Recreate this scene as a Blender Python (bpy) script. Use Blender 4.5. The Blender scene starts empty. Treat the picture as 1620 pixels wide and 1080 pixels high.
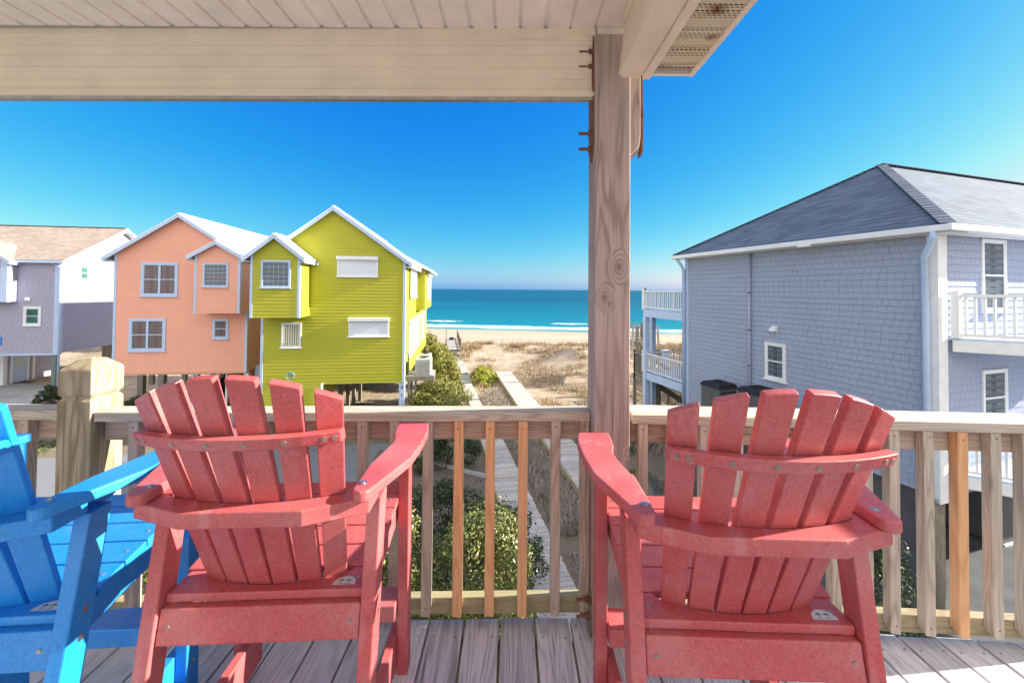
import bpy, bmesh, math, random
import numpy as np
from mathutils import Vector, Matrix, noise as mnoise
R = math.radians
scene = bpy.context.scene
COL = scene.collection

# ------------------------------------------------------------------ camera
F = 630.0                      # focal length in pixels of a 1620 px wide frame (14 mm)
cam_d = bpy.data.cameras.new("camera")
cam = bpy.data.objects.new("camera", cam_d); COL.objects.link(cam)
cam_d.sensor_width = 36.0; cam_d.lens = 36.0 * F / 1620.0
cam_d.shift_y = -0.0574
cam_d.clip_start = 0.05; cam_d.clip_end = 60000.0
cam.location = (0, 0, 0)
cam.rotation_euler = (R(91.0), R(-0.42), 0)
scene.camera = cam

# ------------------------------------------------------------------ sky, sun, exposure
SUN_EL, SUN_AZ = 22.5, 84.0     # azimuth measured clockwise from +Y (view direction)
world = bpy.data.worlds.new("World"); scene.world = world; world.use_nodes = True
nt = world.node_tree; nt.nodes.clear()
wo = nt.nodes.new("ShaderNodeOutputWorld"); bg = nt.nodes.new("ShaderNodeBackground")
sky = nt.nodes.new("ShaderNodeTexSky"); sky.sky_type = 'NISHITA'; sky.sun_disc = False
sky.sun_elevation = R(SUN_EL); sky.sun_rotation = R(SUN_AZ)
sky.air_density = 1.0; sky.dust_density = 0.6; sky.ozone_density = 2.2; sky.altitude = 0
EXPO = 1.65
# deepen the clear sky: per-channel contrast on the Nishita colours (strong polarised-looking blue)
sep = nt.nodes.new("ShaderNodeSeparateColor"); com = nt.nodes.new("ShaderNodeCombineColor")
nt.links.new(sky.outputs[0], sep.inputs[0])
for i, (g, k) in enumerate(((2.6, 3.3), (1.08, 1.54), (0.20, 1.06))):
    m1 = nt.nodes.new("ShaderNodeMath"); m1.operation = 'MULTIPLY'; m1.inputs[1].default_value = 0.1; nt.links.new(sep.outputs[i], m1.inputs[0])
    mm = nt.nodes.new("ShaderNodeMath"); mm.operation = 'MINIMUM'; mm.inputs[1].default_value = 0.6; nt.links.new(m1.outputs[0], mm.inputs[0]); m1 = mm
    m2 = nt.nodes.new("ShaderNodeMath"); m2.operation = 'POWER'; m2.inputs[1].default_value = g; nt.links.new(m1.outputs[0], m2.inputs[0])
    m3 = nt.nodes.new("ShaderNodeMath"); m3.operation = 'MULTIPLY'; m3.inputs[1].default_value = k / 2**EXPO / 0.15; nt.links.new(m2.outputs[0], m3.inputs[0])
    nt.links.new(m3.outputs[0], com.inputs[i])
# added cloud overhead and behind the camera, out of view, for soft fill light
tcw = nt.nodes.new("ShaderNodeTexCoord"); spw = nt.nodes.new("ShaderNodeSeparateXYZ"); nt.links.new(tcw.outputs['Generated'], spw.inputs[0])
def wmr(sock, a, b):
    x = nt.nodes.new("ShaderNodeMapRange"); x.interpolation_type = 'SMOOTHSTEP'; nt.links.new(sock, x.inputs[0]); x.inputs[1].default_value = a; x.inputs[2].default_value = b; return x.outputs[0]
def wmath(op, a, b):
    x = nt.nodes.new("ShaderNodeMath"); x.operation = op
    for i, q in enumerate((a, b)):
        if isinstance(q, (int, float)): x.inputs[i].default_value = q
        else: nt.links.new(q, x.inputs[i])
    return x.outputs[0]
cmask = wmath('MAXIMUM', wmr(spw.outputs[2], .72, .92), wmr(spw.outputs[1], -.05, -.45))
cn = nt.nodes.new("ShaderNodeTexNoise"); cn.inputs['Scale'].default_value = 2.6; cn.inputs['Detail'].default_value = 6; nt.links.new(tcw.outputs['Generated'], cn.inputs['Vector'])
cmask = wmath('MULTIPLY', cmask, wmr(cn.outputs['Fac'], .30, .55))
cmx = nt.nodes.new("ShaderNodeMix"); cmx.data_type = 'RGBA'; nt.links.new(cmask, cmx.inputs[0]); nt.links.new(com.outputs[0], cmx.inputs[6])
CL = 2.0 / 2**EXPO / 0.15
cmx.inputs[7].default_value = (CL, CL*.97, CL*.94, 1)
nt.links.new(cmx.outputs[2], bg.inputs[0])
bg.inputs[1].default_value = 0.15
nt.links.new(bg.outputs[0], wo.inputs[0])
sd = bpy.data.lights.new("sun", 'SUN'); so = bpy.data.objects.new("sun", sd); COL.objects.link(so)
sd.energy = 4.8; sd.angle = R(0.5); sd.color = (1.0, 0.93, 0.80)
sdir = Vector((math.sin(R(SUN_AZ)) * math.cos(R(SUN_EL)), math.cos(R(SUN_AZ)) * math.cos(R(SUN_EL)), math.sin(R(SUN_EL))))
so.rotation_euler = sdir.to_track_quat('Z', 'Y').to_euler()
scene.view_settings.view_transform = 'Standard'; scene.view_settings.look = 'None'
scene.view_settings.exposure = EXPO; scene.view_settings.gamma = 1.0
scene.cycles.use_denoising = True
scene.cycles.max_bounces = 8

# ------------------------------------------------------------------ measuring helper
bpy.context.view_layer.update()
CM = cam.matrix_world.copy()
def ray(u, v):
    d = Vector(((u - 810.0) / F, -(v - 540.0) / F + cam_d.shift_y * 1620.0 / F, -1.0))
    return (CM.to_3x3() @ d).normalized()
def at(u, v, Y):
    d = ray(u, v); return d * (Y / d.y)
def atz(u, v, Z):
    d = ray(u, v); return d * (Z / d.z)

# ------------------------------------------------------------------ object helpers
def tag(o, label=None, cat=None, group=None, kind=None):
    if label: o['label'] = label
    if cat: o['category'] = cat
    if group: o['group'] = group
    if kind: o['kind'] = kind
    return o
def empty(name, loc=(0, 0, 0), rz=0.0, label=None, cat=None, group=None):
    o = bpy.data.objects.new(name, None); COL.objects.link(o)
    o.location = loc; o.rotation_euler = (0, 0, rz); o.empty_display_size = 0.1
    return tag(o, label, cat, group)
def copy_tree(o, parent=None):
    c = o.copy(); COL.objects.link(c); c.parent = parent
    for ch in [x for x in list(bpy.data.objects) if x.parent == o]:
        copy_tree(ch, c)
    return c
class MB:
    def __init__(s): s.v = []; s.f = []; s.cuts = []; s.vcuts = []
    def add(s, vs, fs, M=None):
        n = len(s.v); s.cuts.append(len(s.f)); s.vcuts.append(n)
        s.v += [tuple(M @ Vector(p)) for p in vs] if M is not None else [tuple(p) for p in vs]
        s.f += [tuple(i + n for i in f) for f in fs]; return s
    def box(s, x0, x1, y0, y1, z0, z1, M=None):
        return s.add([(x0,y0,z0),(x1,y0,z0),(x1,y1,z0),(x0,y1,z0),(x0,y0,z1),(x1,y0,z1),(x1,y1,z1),(x0,y1,z1)],
                     [(0,3,2,1),(4,5,6,7),(0,1,5,4),(1,2,6,5),(2,3,7,6),(3,0,4,7)], M)
    def hexa(s, b, t, M=None):           # b, t: four points each, counterclockwise seen from above
        return s.add(list(b) + list(t), [(0,3,2,1),(4,5,6,7),(0,1,5,4),(1,2,6,5),(2,3,7,6),(3,0,4,7)], M)
    def prism(s, pts, a, vec, M=None):   # pts: 3d polygon; extruded along vec
        n = len(pts); vec = Vector(vec)
        p = [Vector(q) for q in pts]; q = [x + vec for x in p]
        fs = [tuple(range(n))[::-1], tuple(range(n, 2*n))]
        for i in range(n):
            j = (i + 1) % n; fs.append((i, j, n + j, n + i))
        nn = Vector((0,0,0))
        for i in range(n): nn += p[i].cross(p[(i+1) % n])
        if nn.dot(vec) < 0: fs = [tuple(reversed(f)) for f in fs]
        return s.add(p + q, fs, M)
    def bar(s, a, b, w, h, up=(0,0,1), M=None):   # rectangular bar from a to b
        a = Vector(a); b = Vector(b); d = (b - a).normalized(); up = Vector(up)
        x = d.cross(up).normalized() * (w/2); y = x.cross(d).normalized() * (h/2)
        return s.add([a-x-y, a+x-y, a+x+y, a-x+y, b-x-y, b+x-y, b+x+y, b-x+y],
                     [(0,1,2,3),(7,6,5,4),(0,4,5,1),(1,5,6,2),(2,6,7,3),(3,7,4,0)], M)
    def tube(s, pts, r, n=10, caps=True, M=None):
        pts = [Vector(p) for p in pts]; rs = r if isinstance(r, (list, tuple)) else [r]*len(pts)
        vs = []; fs = []
        prev = None
        for i, p in enumerate(pts):
            d = (pts[min(i+1, len(pts)-1)] - pts[max(i-1, 0)]).normalized()
            if prev is None:
                t = Vector((0,0,1)) if abs(d.z) < .9 else Vector((1,0,0))
                x = d.cross(t).normalized()
            else:
                x = (prev - d * prev.dot(d)).normalized()
            prev = x; y = d.cross(x)
            for k in range(n):
                a = 2*math.pi*k/n; vs.append(p + (x*math.cos(a) + y*math.sin(a))*rs[i])
        for i in range(len(pts)-1):
            for k in range(n):
                k2 = (k+1) % n; fs.append((i*n+k, i*n+k2, (i+1)*n+k2, (i+1)*n+k))
        if caps: fs.append(tuple(range(n))[::-1]); fs.append(tuple((len(pts)-1)*n + k for k in range(n)))
        return s.add(vs, fs, M)
    def build_each(s, name, mat, parent=None, bevel=0.0):
        out = []; used = sorted(set(s.cuts)) + [len(s.f)]; va = s.vcuts + [len(s.v)]
        for i in range(len(s.cuts)):
            m = MB(); m.v = s.v[va[i]:va[i+1]]; fe = s.cuts[i+1] if i+1 < len(s.cuts) else len(s.f)
            m.f = [tuple(q - va[i] for q in f) for f in s.f[s.cuts[i]:fe]]; out.append(m.build(name, mat, parent, bevel))
        return out
    def build(s, name, mat, parent=None, bevel=0.0, seg=2, smooth=False, loc=None):
        me = bpy.data.meshes.new(name); me.from_pydata(s.v, [], s.f)
        if bevel > 0:
            bm = bmesh.new(); bm.from_mesh(me)
            bmesh.ops.recalc_face_normals(bm, faces=bm.faces)
            es = [e for e in bm.edges if len(e.link_faces) == 2 and e.calc_face_angle(0) > R(25)]
            bmesh.ops.bevel(bm, geom=es, offset=bevel, segments=seg, affect='EDGES', profile=0.5, clamp_overlap=True)
            bm.to_mesh(me); bm.free()
        else:
            bm = bmesh.new(); bm.from_mesh(me); bmesh.ops.recalc_face_normals(bm, faces=bm.faces); bm.to_mesh(me); bm.free()
        if smooth:
            for p in me.polygons: p.use_smooth = True
        me.materials.append(mat); me.update()
        o = bpy.data.objects.new(name, me); COL.objects.link(o); o.parent = parent
        if loc is not None: o.location = loc
        return o

# ------------------------------------------------------------------ materials
class NT:
    def __init__(s, name):
        s.m = bpy.data.materials.new(name); s.m.use_nodes = True; s.t = s.m.node_tree
        s.b = s.t.nodes["Principled BSDF"]; s.o = s.t.nodes["Material Output"]
    def n(s, typ, **kw):
        x = s.t.nodes.new(typ)
        for k, v in kw.items(): setattr(x, k, v)
        return x
    def l(s, a, b): s.t.links.new(a, b)
    def math(s, op, a, b=None, c=None, clamp=False):
        x = s.n("ShaderNodeMath", operation=op); x.use_clamp = clamp
        for i, q in enumerate((a, b, c)):
            if q is None: continue
            if isinstance(q, (int, float)): x.inputs[i].default_value = q
            else: s.l(q, x.inputs[i])
        return x.outputs[0]
    def vmath(s, op, a, b=None, scale=None):
        x = s.n("ShaderNodeVectorMath", operation=op)
        for i, q in enumerate((a, b)):
            if q is None: continue
            if isinstance(q, (tuple, list)): x.inputs[i].default_value = q
            else: s.l(q, x.inputs[i])
        if scale is not None:
            if isinstance(scale, (int, float)): x.inputs['Scale'].default_value = scale
            else: s.l(scale, x.inputs['Scale'])
        return x.outputs[0]
    def obj(s): return s.n("ShaderNodeTexCoord").outputs['Object']
    def pos(s): return s.n("ShaderNodeNewGeometry").outputs['Position']
    def rnd(s): return s.n("ShaderNodeNewGeometry").outputs['Random Per Island']
    def noise(s, vec, scale, detail=4, rough=.55, dist=0.0):
        x = s.n("ShaderNodeTexNoise"); s.l(vec, x.inputs['Vector'])
        x.inputs['Scale'].default_value = scale; x.inputs['Detail'].default_value = detail
        x.inputs['Roughness'].default_value = rough; x.inputs['Distortion'].default_value = dist
        return x.outputs['Fac']
    def ramp(s, fac, stops):
        x = s.n("ShaderNodeValToRGB"); s.l(fac, x.inputs[0]); e = x.color_ramp.elements
        while len(e) < len(stops): e.new(.5)
        for i, (p, c) in enumerate(stops):
            e[i].position = p; e[i].color = (*c, 1) if len(c) == 3 else c
        return x.outputs[0]
    def mix(s, fac, a, b, mode='MIX'):
        x = s.n("ShaderNodeMix", data_type='RGBA', blend_type=mode)
        if isinstance(fac, (int, float)): x.inputs[0].default_value = fac
        else: s.l(fac, x.inputs[0])
        for i, q in ((6, a), (7, b)):
            if isinstance(q, (tuple, list)): x.inputs[i].default_value = (*q[:3], 1)
            else: s.l(q, x.inputs[i])
        return x.outputs[2]
    def mr(s, v, a, b, c=0.0, d=1.0, smooth=False):
        x = s.n("ShaderNodeMapRange"); s.l(v, x.inputs[0])
        if smooth: x.interpolation_type = 'SMOOTHSTEP'
        for i, q in enumerate((a, b, c, d)): x.inputs[i+1].default_value = q
        return x.outputs[0]
    def bump(s, h, strength=.3, dist=.01, normal=None):
        x = s.n("ShaderNodeBump"); x.inputs['Strength'].default_value = strength; x.inputs['Distance'].default_value = dist
        s.l(h, x.inputs['Height'])
        if normal is not None: s.l(normal, x.inputs['Normal'])
        return x.outputs[0]
    def set(s, color=None, rough=None, normal=None, spec=None, metal=None):
        for k, v in (('Base Color', color), ('Roughness', rough), ('Specular IOR Level', spec), ('Metallic', metal)):
            if v is None: continue
            if isinstance(v, (int, float)): s.b.inputs[k].default_value = v
            elif isinstance(v, (tuple, list)): s.b.inputs[k].default_value = (*v[:3], 1)
            else: s.l(v, s.b.inputs[k])
        if normal is not None: s.l(normal, s.b.inputs['Normal'])
        return s.m

def m_plain(name, c, rough=.6, var=.12, scale=6, bump=.1, bscale=60, metal=0, spec=.4):
    t = NT(name); p = t.obj()
    n1 = t.noise(p, scale, 5); n2 = t.noise(p, bscale, 3)
    col = t.mix(1.0, c, t.ramp(n1, [(.3, (1-var,)*3), (.7, (1+var*.4,)*3)]), 'MULTIPLY')
    return t.set(col, rough, t.bump(n2, bump, .003) if bump else None, spec, metal)

def m_wood(name, c1, c2, axis='Y', grey=(.4,.38,.35), wear=.3, ring=1.0, bump=.35, rough=.8, island=True, fine=1.0, knots=()):
    """weathered timber: growth-ring contours along one axis, fine fibres, checks and knots"""
    t = NT(name); p = t.obj()
    if island:
        r = t.rnd(); cx = t.n("ShaderNodeCombineXYZ")
        t.l(t.math('MULTIPLY', r, 7.3), cx.inputs[0]); t.l(t.math('MULTIPLY', r, 11.1), cx.inputs[1]); t.l(t.math('MULTIPLY', r, 5.7), cx.inputs[2])
        p = t.vmath('ADD', p, cx.outputs[0])
    else: r = None
    ax = {'X': 0, 'Y': 1, 'Z': 2}[axis]
    def sc(across, along):
        v = [across]*3; v[ax] = along; return t.vmath('MULTIPLY', p, tuple(v))
    vor = t.n("ShaderNodeTexVoronoi"); t.l(sc(4.0, 1.6), vor.inputs['Vector']); vor.inputs['Scale'].default_value = 1.0
    knot = t.mr(vor.outputs['Distance'], 0.0, .16, 1.0, 0.0, True)
    low = t.noise(sc(9.0, .9), 1.0, 2, .5, .3)
    low = t.math('ADD', low, t.math('MULTIPLY', knot, .35))
    kd = None
    for (kx, ky, kz, kr) in knots:
        dv = t.vmath('MULTIPLY', t.vmath('SUBTRACT', t.obj(), (kx, ky, kz)), (1.0/kr, .0, .62/kr)); ln = t.n("ShaderNodeVectorMath", operation='LENGTH'); t.l(dv, ln.inputs[0])
        low = t.math('ADD', low, t.mr(ln.outputs['Value'], 0, 3.4, .30, 0, True)); kd = ln.outputs['Value'] if kd is None else t.math('MINIMUM', kd, ln.outputs['Value'])
    rings = t.math('SINE', t.math('MULTIPLY', low, 95.0*ring))
    rings = t.mr(rings, -1, 1, 0, 1)
    rings = t.math('POWER', rings, 1.8)
    fib = t.noise(sc(220.0*fine, 5.0), 1.0, 3, .6)
    fib2 = t.noise(sc(60.0*fine, 1.6), 1.0, 5, .65)
    big = t.noise(sc(3.5, .8), 1.0, 4)
    col = t.mix(t.math('MULTIPLY', rings, .80), c1, c2)
    col = t.mix(t.mr(fib, .35, .68, 0, .55), col, c2)
    col = t.mix(t.mr(big, .35, .7, 0, wear), col, grey)
    crack = t.mr(fib2, .31, .37, 1, 0)
    col = t.mix(t.math('MULTIPLY', crack, .6), col, tuple(q*.25 for q in c2))
    kc = t.mr(vor.outputs['Distance'], .03, .09, .75, 0)
    col = t.mix(kc, col, tuple(q*.4 for q in c2))
    if kd is not None:
        col = t.mix(t.mr(kd, .3, 1.1, .55, 0), col, tuple(q*.45 for q in c2)); col = t.mix(t.mr(t.math('ABSOLUTE', t.math('SUBTRACT', kd, 1.0)), 0, .14, .4, 0), col, tuple(q*.3 for q in c2))
    if island: col = t.mix(1.0, col, t.ramp(r, [(0, (.84,.84,.85)), (1, (1.14,1.12,1.10))]), 'MULTIPLY')
    h = t.math('ADD', t.math('MULTIPLY', rings, .35), t.math('MULTIPLY', fib, .5))
    h = t.math('SUBTRACT', h, t.math('MULTIPLY', crack, 1.2))
    return t.set(col, rough, t.bump(h, bump, .004), .25)

def m_poly(name, c, dark, light, dirt=1.0):
    """recycled plastic lumber: mottled orange-peel surface"""
    t = NT(name); p = t.obj()
    a = t.noise(p, 150, 4, .6, .8); b = t.noise(p, 520, 2, .6); g = t.noise(p, 3.5, 4)
    col = t.mix(t.mr(a, .34, .66, 0, .65), c, dark)
    col = t.mix(t.mr(b, .56, .72, 0, .30), col, light)
    col = t.mix(t.mr(g, .42, .75, 0, .22*dirt), col, (.55,.50,.48)); col = t.mix(t.mr(t.noise(t.vmath('MULTIPLY', p, (1,1,.25)), 9, 5, .7), .56, .74, 0, .25*dirt), col, (.62,.58,.55))
    speck = t.mr(t.noise(p, 420, 2, .5), .70, .76, 0, .45)
    col = t.mix(speck, col, (.8,.75,.72))
    h = t.math('ADD', t.math('MULTIPLY', a, .7), t.math('MULTIPLY', b, .4))
    return t.set(col, t.mr(a, .3, .7, .40, .55), t.bump(h, .30, .0010), .5)

def wall_uv(t):
    p = t.obj(); g = t.n("ShaderNodeTexCoord").outputs['Normal']
    sp = t.n("ShaderNodeSeparateXYZ"); t.l(p, sp.inputs[0]); sn = t.n("ShaderNodeSeparateXYZ"); t.l(g, sn.inputs[0])
    ay = t.math('GREATER_THAN', t.math('ABSOLUTE', sn.outputs[1]), .7)
    u = t.math('ADD', t.math('MULTIPLY', sp.outputs[0], ay), t.math('MULTIPLY', sp.outputs[1], t.math('SUBTRACT', 1.0, ay)))
    c = t.n("ShaderNodeCombineXYZ"); t.l(u, c.inputs[0]); t.l(sp.outputs[2], c.inputs[1])
    return c.outputs[0], sp
def m_lap(name, c, var=.035):
    t = NT(name); uv, sp = wall_uv(t)
    st = t.noise(t.vmath('MULTIPLY', uv, (.5, 6.8, 1)), 1.0, 4, .6)
    fine = t.noise(t.vmath('MULTIPLY', uv, (6, 120, 1)), 1.0, 3)
    dirt = t.noise(uv, .9, 5)
    col = t.mix(1.0, c, t.ramp(st, [(.3, (1-var,)*3), (.7, (1+var,)*3)]), 'MULTIPLY')
    col = t.mix(t.mr(dirt, .5, .8, 0, .12), col, tuple(q*.55+.02 for q in c))
    streak = t.noise(t.vmath('MULTIPLY', uv, (5, .45, 1)), 1.0, 5, .6)
    col = t.mix(t.mr(streak, .52, .74, 0, .16), col, tuple(q*.6+.03 for q in c))
    rr = t.math('FLOOR', t.math('DIVIDE', sp.outputs[2], .147)); wn = t.n("ShaderNodeTexWhiteNoise", noise_dimensions='1D'); t.l(rr, wn.inputs['W'])
    sx = t.n("ShaderNodeSeparateXYZ"); t.l(uv, sx.inputs[0])
    fj = t.math('FRACT', t.math('ADD', t.math('DIVIDE', sx.outputs[0], 3.66), t.math('MULTIPLY', wn.outputs['Value'], 5)))
    col = t.mix(t.mr(fj, .0, .0022, .55, .0), col, tuple(q*.3 for q in c))
    return t.set(col, .62, t.bump(fine, .12, .004), .35)
def m_shingle_wall(name, c, dark, row=.155, w=.17):
    t = NT(name); uv, sp = wall_uv(t)
    rr = t.math('FLOOR', t.math('DIVIDE', sp.outputs[2], row))
    wn = t.n("ShaderNodeTexWhiteNoise", noise_dimensions='1D'); t.l(rr, wn.inputs['W'])
    sx = t.n("ShaderNodeSeparateXYZ"); t.l(uv, sx.inputs[0])
    u = t.math('ADD', t.math('DIVIDE', sx.outputs[0], w), t.math('MULTIPLY', wn.outputs['Value'], 7.0))
    # uneven shingle widths
    cw = t.n("ShaderNodeCombineXYZ"); t.l(u, cw.inputs[0]); t.l(rr, cw.inputs[1])
    uu = t.math('ADD', u, t.math('MULTIPLY', t.noise(cw.outputs[0], .9, 1), .9))
    fr = t.math('FRACT', uu); fl = t.math('FLOOR', uu)
    seam = t.math('MAXIMUM', t.mr(fr, 0, .05, 1, 0), t.mr(fr, .95, 1, 0, 1))
    c2 = t.n("ShaderNodeCombineXYZ"); t.l(fl, c2.inputs[0]); t.l(rr, c2.inputs[1])
    w2 = t.n("ShaderNodeTexWhiteNoise", noise_dimensions='2D'); t.l(c2.outputs[0], w2.inputs['Vector'])
    fz = t.math('FRACT', t.math('DIVIDE', sp.outputs[2], row))
    grain = t.noise(t.vmath('MULTIPLY', uv, (90, 4, 1)), 1.0, 3)
    col = t.mix(t.math('MULTIPLY', w2.outputs['Value'], .35), c, dark)
    col = t.mix(t.mr(t.noise(uv, .5, 5), .45, .75, 0, .25), col, tuple(q*.8 for q in dark))
    col = t.mix(t.mr(grain, .4, .7, 0, .15), col, dark)
    col = t.mix(t.math('MULTIPLY', seam, .5), col, tuple(q*.25 for q in dark))
    col = t.mix(t.mr(fz, 0, .07, .55, 0), col, tuple(q*.3 for q in dark))
    h = t.math('SUBTRACT', t.math('ADD', t.math('MULTIPLY', w2.outputs['Value'], .15), t.math('MULTIPLY', grain, .2)), seam)
    return t.set(col, .75, t.bump(h, .35, .005), .2)
def m_roof_shingle(name, c1, c2, row=.20, w=.30):
    t = NT(name); p = t.obj(); sp = t.n("ShaderNodeSeparateXYZ"); t.l(p, sp.inputs[0])
    sl = t.math('DIVIDE', sp.outputs[2], row*.56); rr = t.math('FLOOR', sl)
    wn = t.n("ShaderNodeTexWhiteNoise", noise_dimensions='1D'); t.l(rr, wn.inputs['W'])
    u = t.math('ADD', t.math('DIVIDE', t.math('ADD', sp.outputs[0], sp.outputs[1]), w), t.math('MULTIPLY', wn.outputs['Value'], 9))
    fl = t.math('FLOOR', u); c = t.n("ShaderNodeCombineXYZ"); t.l(fl, c.inputs[0]); t.l(rr, c.inputs[1])
    w2 = t.n("ShaderNodeTexWhiteNoise", noise_dimensions='2D'); t.l(c.outputs[0], w2.inputs['Vector'])
    fz = t.math('FRACT', sl); fu = t.math('FRACT', u)
    col = t.mix(w2.outputs['Value'], c1, c2)
    col = t.mix(t.mr(t.noise(p, 140, 2), .4, .7, 0, .35), col, tuple(q*.45 for q in c2))
    col = t.mix(t.mr(t.noise(p, .7, 4), .45, .7, 0, .25), col, tuple(min(1, q*1.25) for q in c1))
    edge = t.mr(fz, .0, .24, 1, 0)
    col = t.mix(t.math('MULTIPLY', edge, .9), col, tuple(q*.3 for q in c2))
    col = t.mix(t.mr(fu, 0, .04, .35, 0), col, tuple(q*.3 for q in c2))
    h = t.math('ADD', t.math('MULTIPLY', w2.outputs['Value'], .6), t.math('SUBTRACT', 1.0, fz))
    return t.set(col, .9, t.bump(h, .45, .012), .2)
def m_glass(name, c=(.03,.05,.06), rough=.06):
    t = NT(name); n = t.noise(t.obj(), 1.3, 2)
    return t.set(t.mix(t.mr(n, .3, .7), c, tuple(q*1.8 for q in c)), rough, t.bump(n, .05, .02), .35)
def m_leaf(name, c1, c2, c3, rough=.5):
    t = NT(name); r = t.rnd()
    n = t.noise(t.pos(), 1.4, 3); n2 = t.noise(t.pos(), 5.5, 3)
    col = t.ramp(r, [(0, c1), (.55, c2), (.93, c3), (1, (c3[0]*1.1, c3[1]*.85, c3[2]*1.6))])
    col = t.mix(t.mr(n2, .42, .62, 0, .55), col, tuple((a+b)*.5 for a, b in zip(c1, c2)))
    col = t.mix(t.mr(n, .35, .7, 0, .5), col, c1)
    return t.set(col, rough, None, .35)

M = {}
M['red'] = m_poly('red_plastic_lumber', (.56,.088,.092), (.27,.042,.052), (.80,.33,.31))
M['blue'] = m_poly('blue_plastic_lumber', (.006,.27,.76), (.005,.15,.50), (.05,.46,.95), .3)
M['deck'] = m_wood('weathered_deck_boards', (.66,.66,.70), (.33,.325,.35), 'Y', (.76,.76,.80), .5, 1.0, .5)
M['cap'] = m_wood('weathered_cap_rail', (.66,.57,.46), (.36,.29,.22), 'X', (.66,.60,.52), .55, .9, .45)
M['railx'] = m_wood('rail_timber', (.58,.42,.32), (.36,.24,.17), 'X', (.56,.46,.38), .5, .8, .35)
M['mossrail'] = m_wood('mossy_bottom_rail', (.50,.40,.27), (.27,.21,.13), 'X', (.36,.33,.17), .8, .8, .4)
M['bal'] = m_wood('weathered_baluster', (.62,.48,.38), (.38,.28,.21), 'Z', (.62,.54,.45), .6, .8, .35)
M['baln'] = m_wood('new_pine_baluster', (.88,.50,.26), (.66,.33,.15), 'Z', (.84,.52,.30), .4, .8, .2)
M['balr'] = m_wood('grey_flaking_baluster', (.62,.53,.42), (.34,.27,.21), 'Z', (.72,.65,.54), .7, 1.1, .7)
M['postz'] = m_wood('porch_post_timber', (.50,.39,.345), (.26,.19,.165), 'Z', (.50,.45,.42), .55, .75, .35, .8, False, 1.0, ((.024, 0, 1.468, .016), (-.032, 0, 1.345, .013), (-.012, 0, 1.32, .008)))
M['newel'] = m_wood('treated_newel_post', (.44,.37,.25), (.19,.14,.08), 'Z', (.45,.41,.31), .45, .62, .35)
M['vinyl'] = m_plain('cream_vinyl', (.86,.77,.61), .5, .10, 5, .06)
M['vinylc'] = m_plain('ceiling_vinyl', (.90,.85,.75), .55, .10, 9, .05)
M['soffit'] = m_plain('yellowed_soffit_vinyl', (.66,.58,.38), .55, .14, 14, .05)
M['rust'] = m_plain('rusty_steel', (.26,.12,.07), .85, .5, 40, .8, 180)
M['steel'] = m_plain('galvanised_steel', (.55,.53,.50), .35, .2, 30, .1, 90, 1.0)
M['screw'] = m_plain('screw_head', (.42,.36,.30), .45, .3, 90, .3, 300, .7)
M['dark'] = m_plain('dark_recess', (.015,.014,.014), .7, .2)
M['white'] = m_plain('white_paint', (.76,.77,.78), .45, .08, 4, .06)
M['bwhite'] = m_plain('white_trim_blue_shade', (.46,.58,.78), .5, .08, 4, .06)  # white trim; blue sky shade is mixed into the base colour
M['roofw'] = m_plain('white_metal_roof', (.82,.82,.82), .35, .06, 3, .03)
M['peach'] = m_lap('peach_lap_siding', (.80,.385,.27))
M['peachd'] = m_plain('peach_trim', (.62,.33,.20), .6)
M['lime'] = m_lap('lime_lap_siding', (.40,.395,.028))
M['lav'] = m_shingle_wall('lavender_shingles', (.40,.385,.48), (.35,.335,.43), .155, .34)
M['purple'] = m_shingle_wall('grey_purple_shingles', (.345,.385,.50), (.31,.35,.465), .155, .17)
M['tanroof'] = m_roof_shingle('tan_asphalt_shingles', (.40,.32,.275), (.31,.24,.20))
M['greyroof'] = m_roof_shingle('grey_asphalt_shingles', (.14,.175,.235), (.085,.11,.16))
M['glass'] = m_glass('window_glass', (.03,.055,.08), .12)
M['glass'].node_tree.nodes['Principled BSDF'].inputs['Alpha'].default_value = .32
M['glassg'] = m_glass('green_tinted_glass', (.03,.10,.085))
M['curtain'] = m_plain('grey_curtain_behind_glass', (.60,.66,.64), .8, .3, 12, .1, 40, 0, .8)
M['block'] = m_plain('glass_block', (.10,.13,.16), .15, .4, 20, .2, 30, 0, .8)
M['shutter'] = None
M['concrete'] = m_plain('concrete_slab', (.36,.35,.34), .85, .25, 1.2, .3, 40)
M['parking'] = m_plain('concrete_darkened_as_shade', (.085,.09,.10), .9, .35, 1.5, .4, 50)  # concrete darkened in its colour to stand for shade on the parking
M['foundation'] = m_plain('grey_stucco', (.13,.125,.13), .9, .2, 2, .3, 40)
M['pile'] = m_wood('timber_pile', (.24,.21,.16), (.13,.11,.08), 'Z', (.28,.27,.23), .6, .6, .4)
M['walk'] = m_wood('boardwalk_planks', (.50,.46,.42), (.30,.27,.24), 'X', (.56,.53,.50), .5, .7, .4)
M['oldrail'] = m_wood('aged_boardwalk_rail', (.30,.26,.21), (.16,.13,.10), 'Z', (.36,.33,.28), .5, .7, .3)
M['ac'] = m_plain('air_conditioner_shell', (.40,.40,.36), .5, .15, 8, .1)
M['acdark'] = m_plain('dark_air_conditioner_shell', (.10,.10,.105), .5, .2, 8, .1)
M['black'] = m_plain('black_grille', (.012,.013,.016), .55, .3, 20)
M['carpaint'] = m_plain('dark_car_paint', (.012,.012,.018), .15, .1, 3, 0, 60, 0, .8)
M['tyre'] = m_plain('rubber_tyre', (.02,.02,.02), .8)
M['chrome'] = m_plain('chrome', (.7,.7,.7), .15, .05, 3, 0, 60, 1.0)
M['redlamp'] = m_plain('red_lens', (.25,.01,.01), .2)
M['sticker'] = m_plain('white_sticker', (.62,.62,.64), .4, .12, 60, .02)
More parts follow.
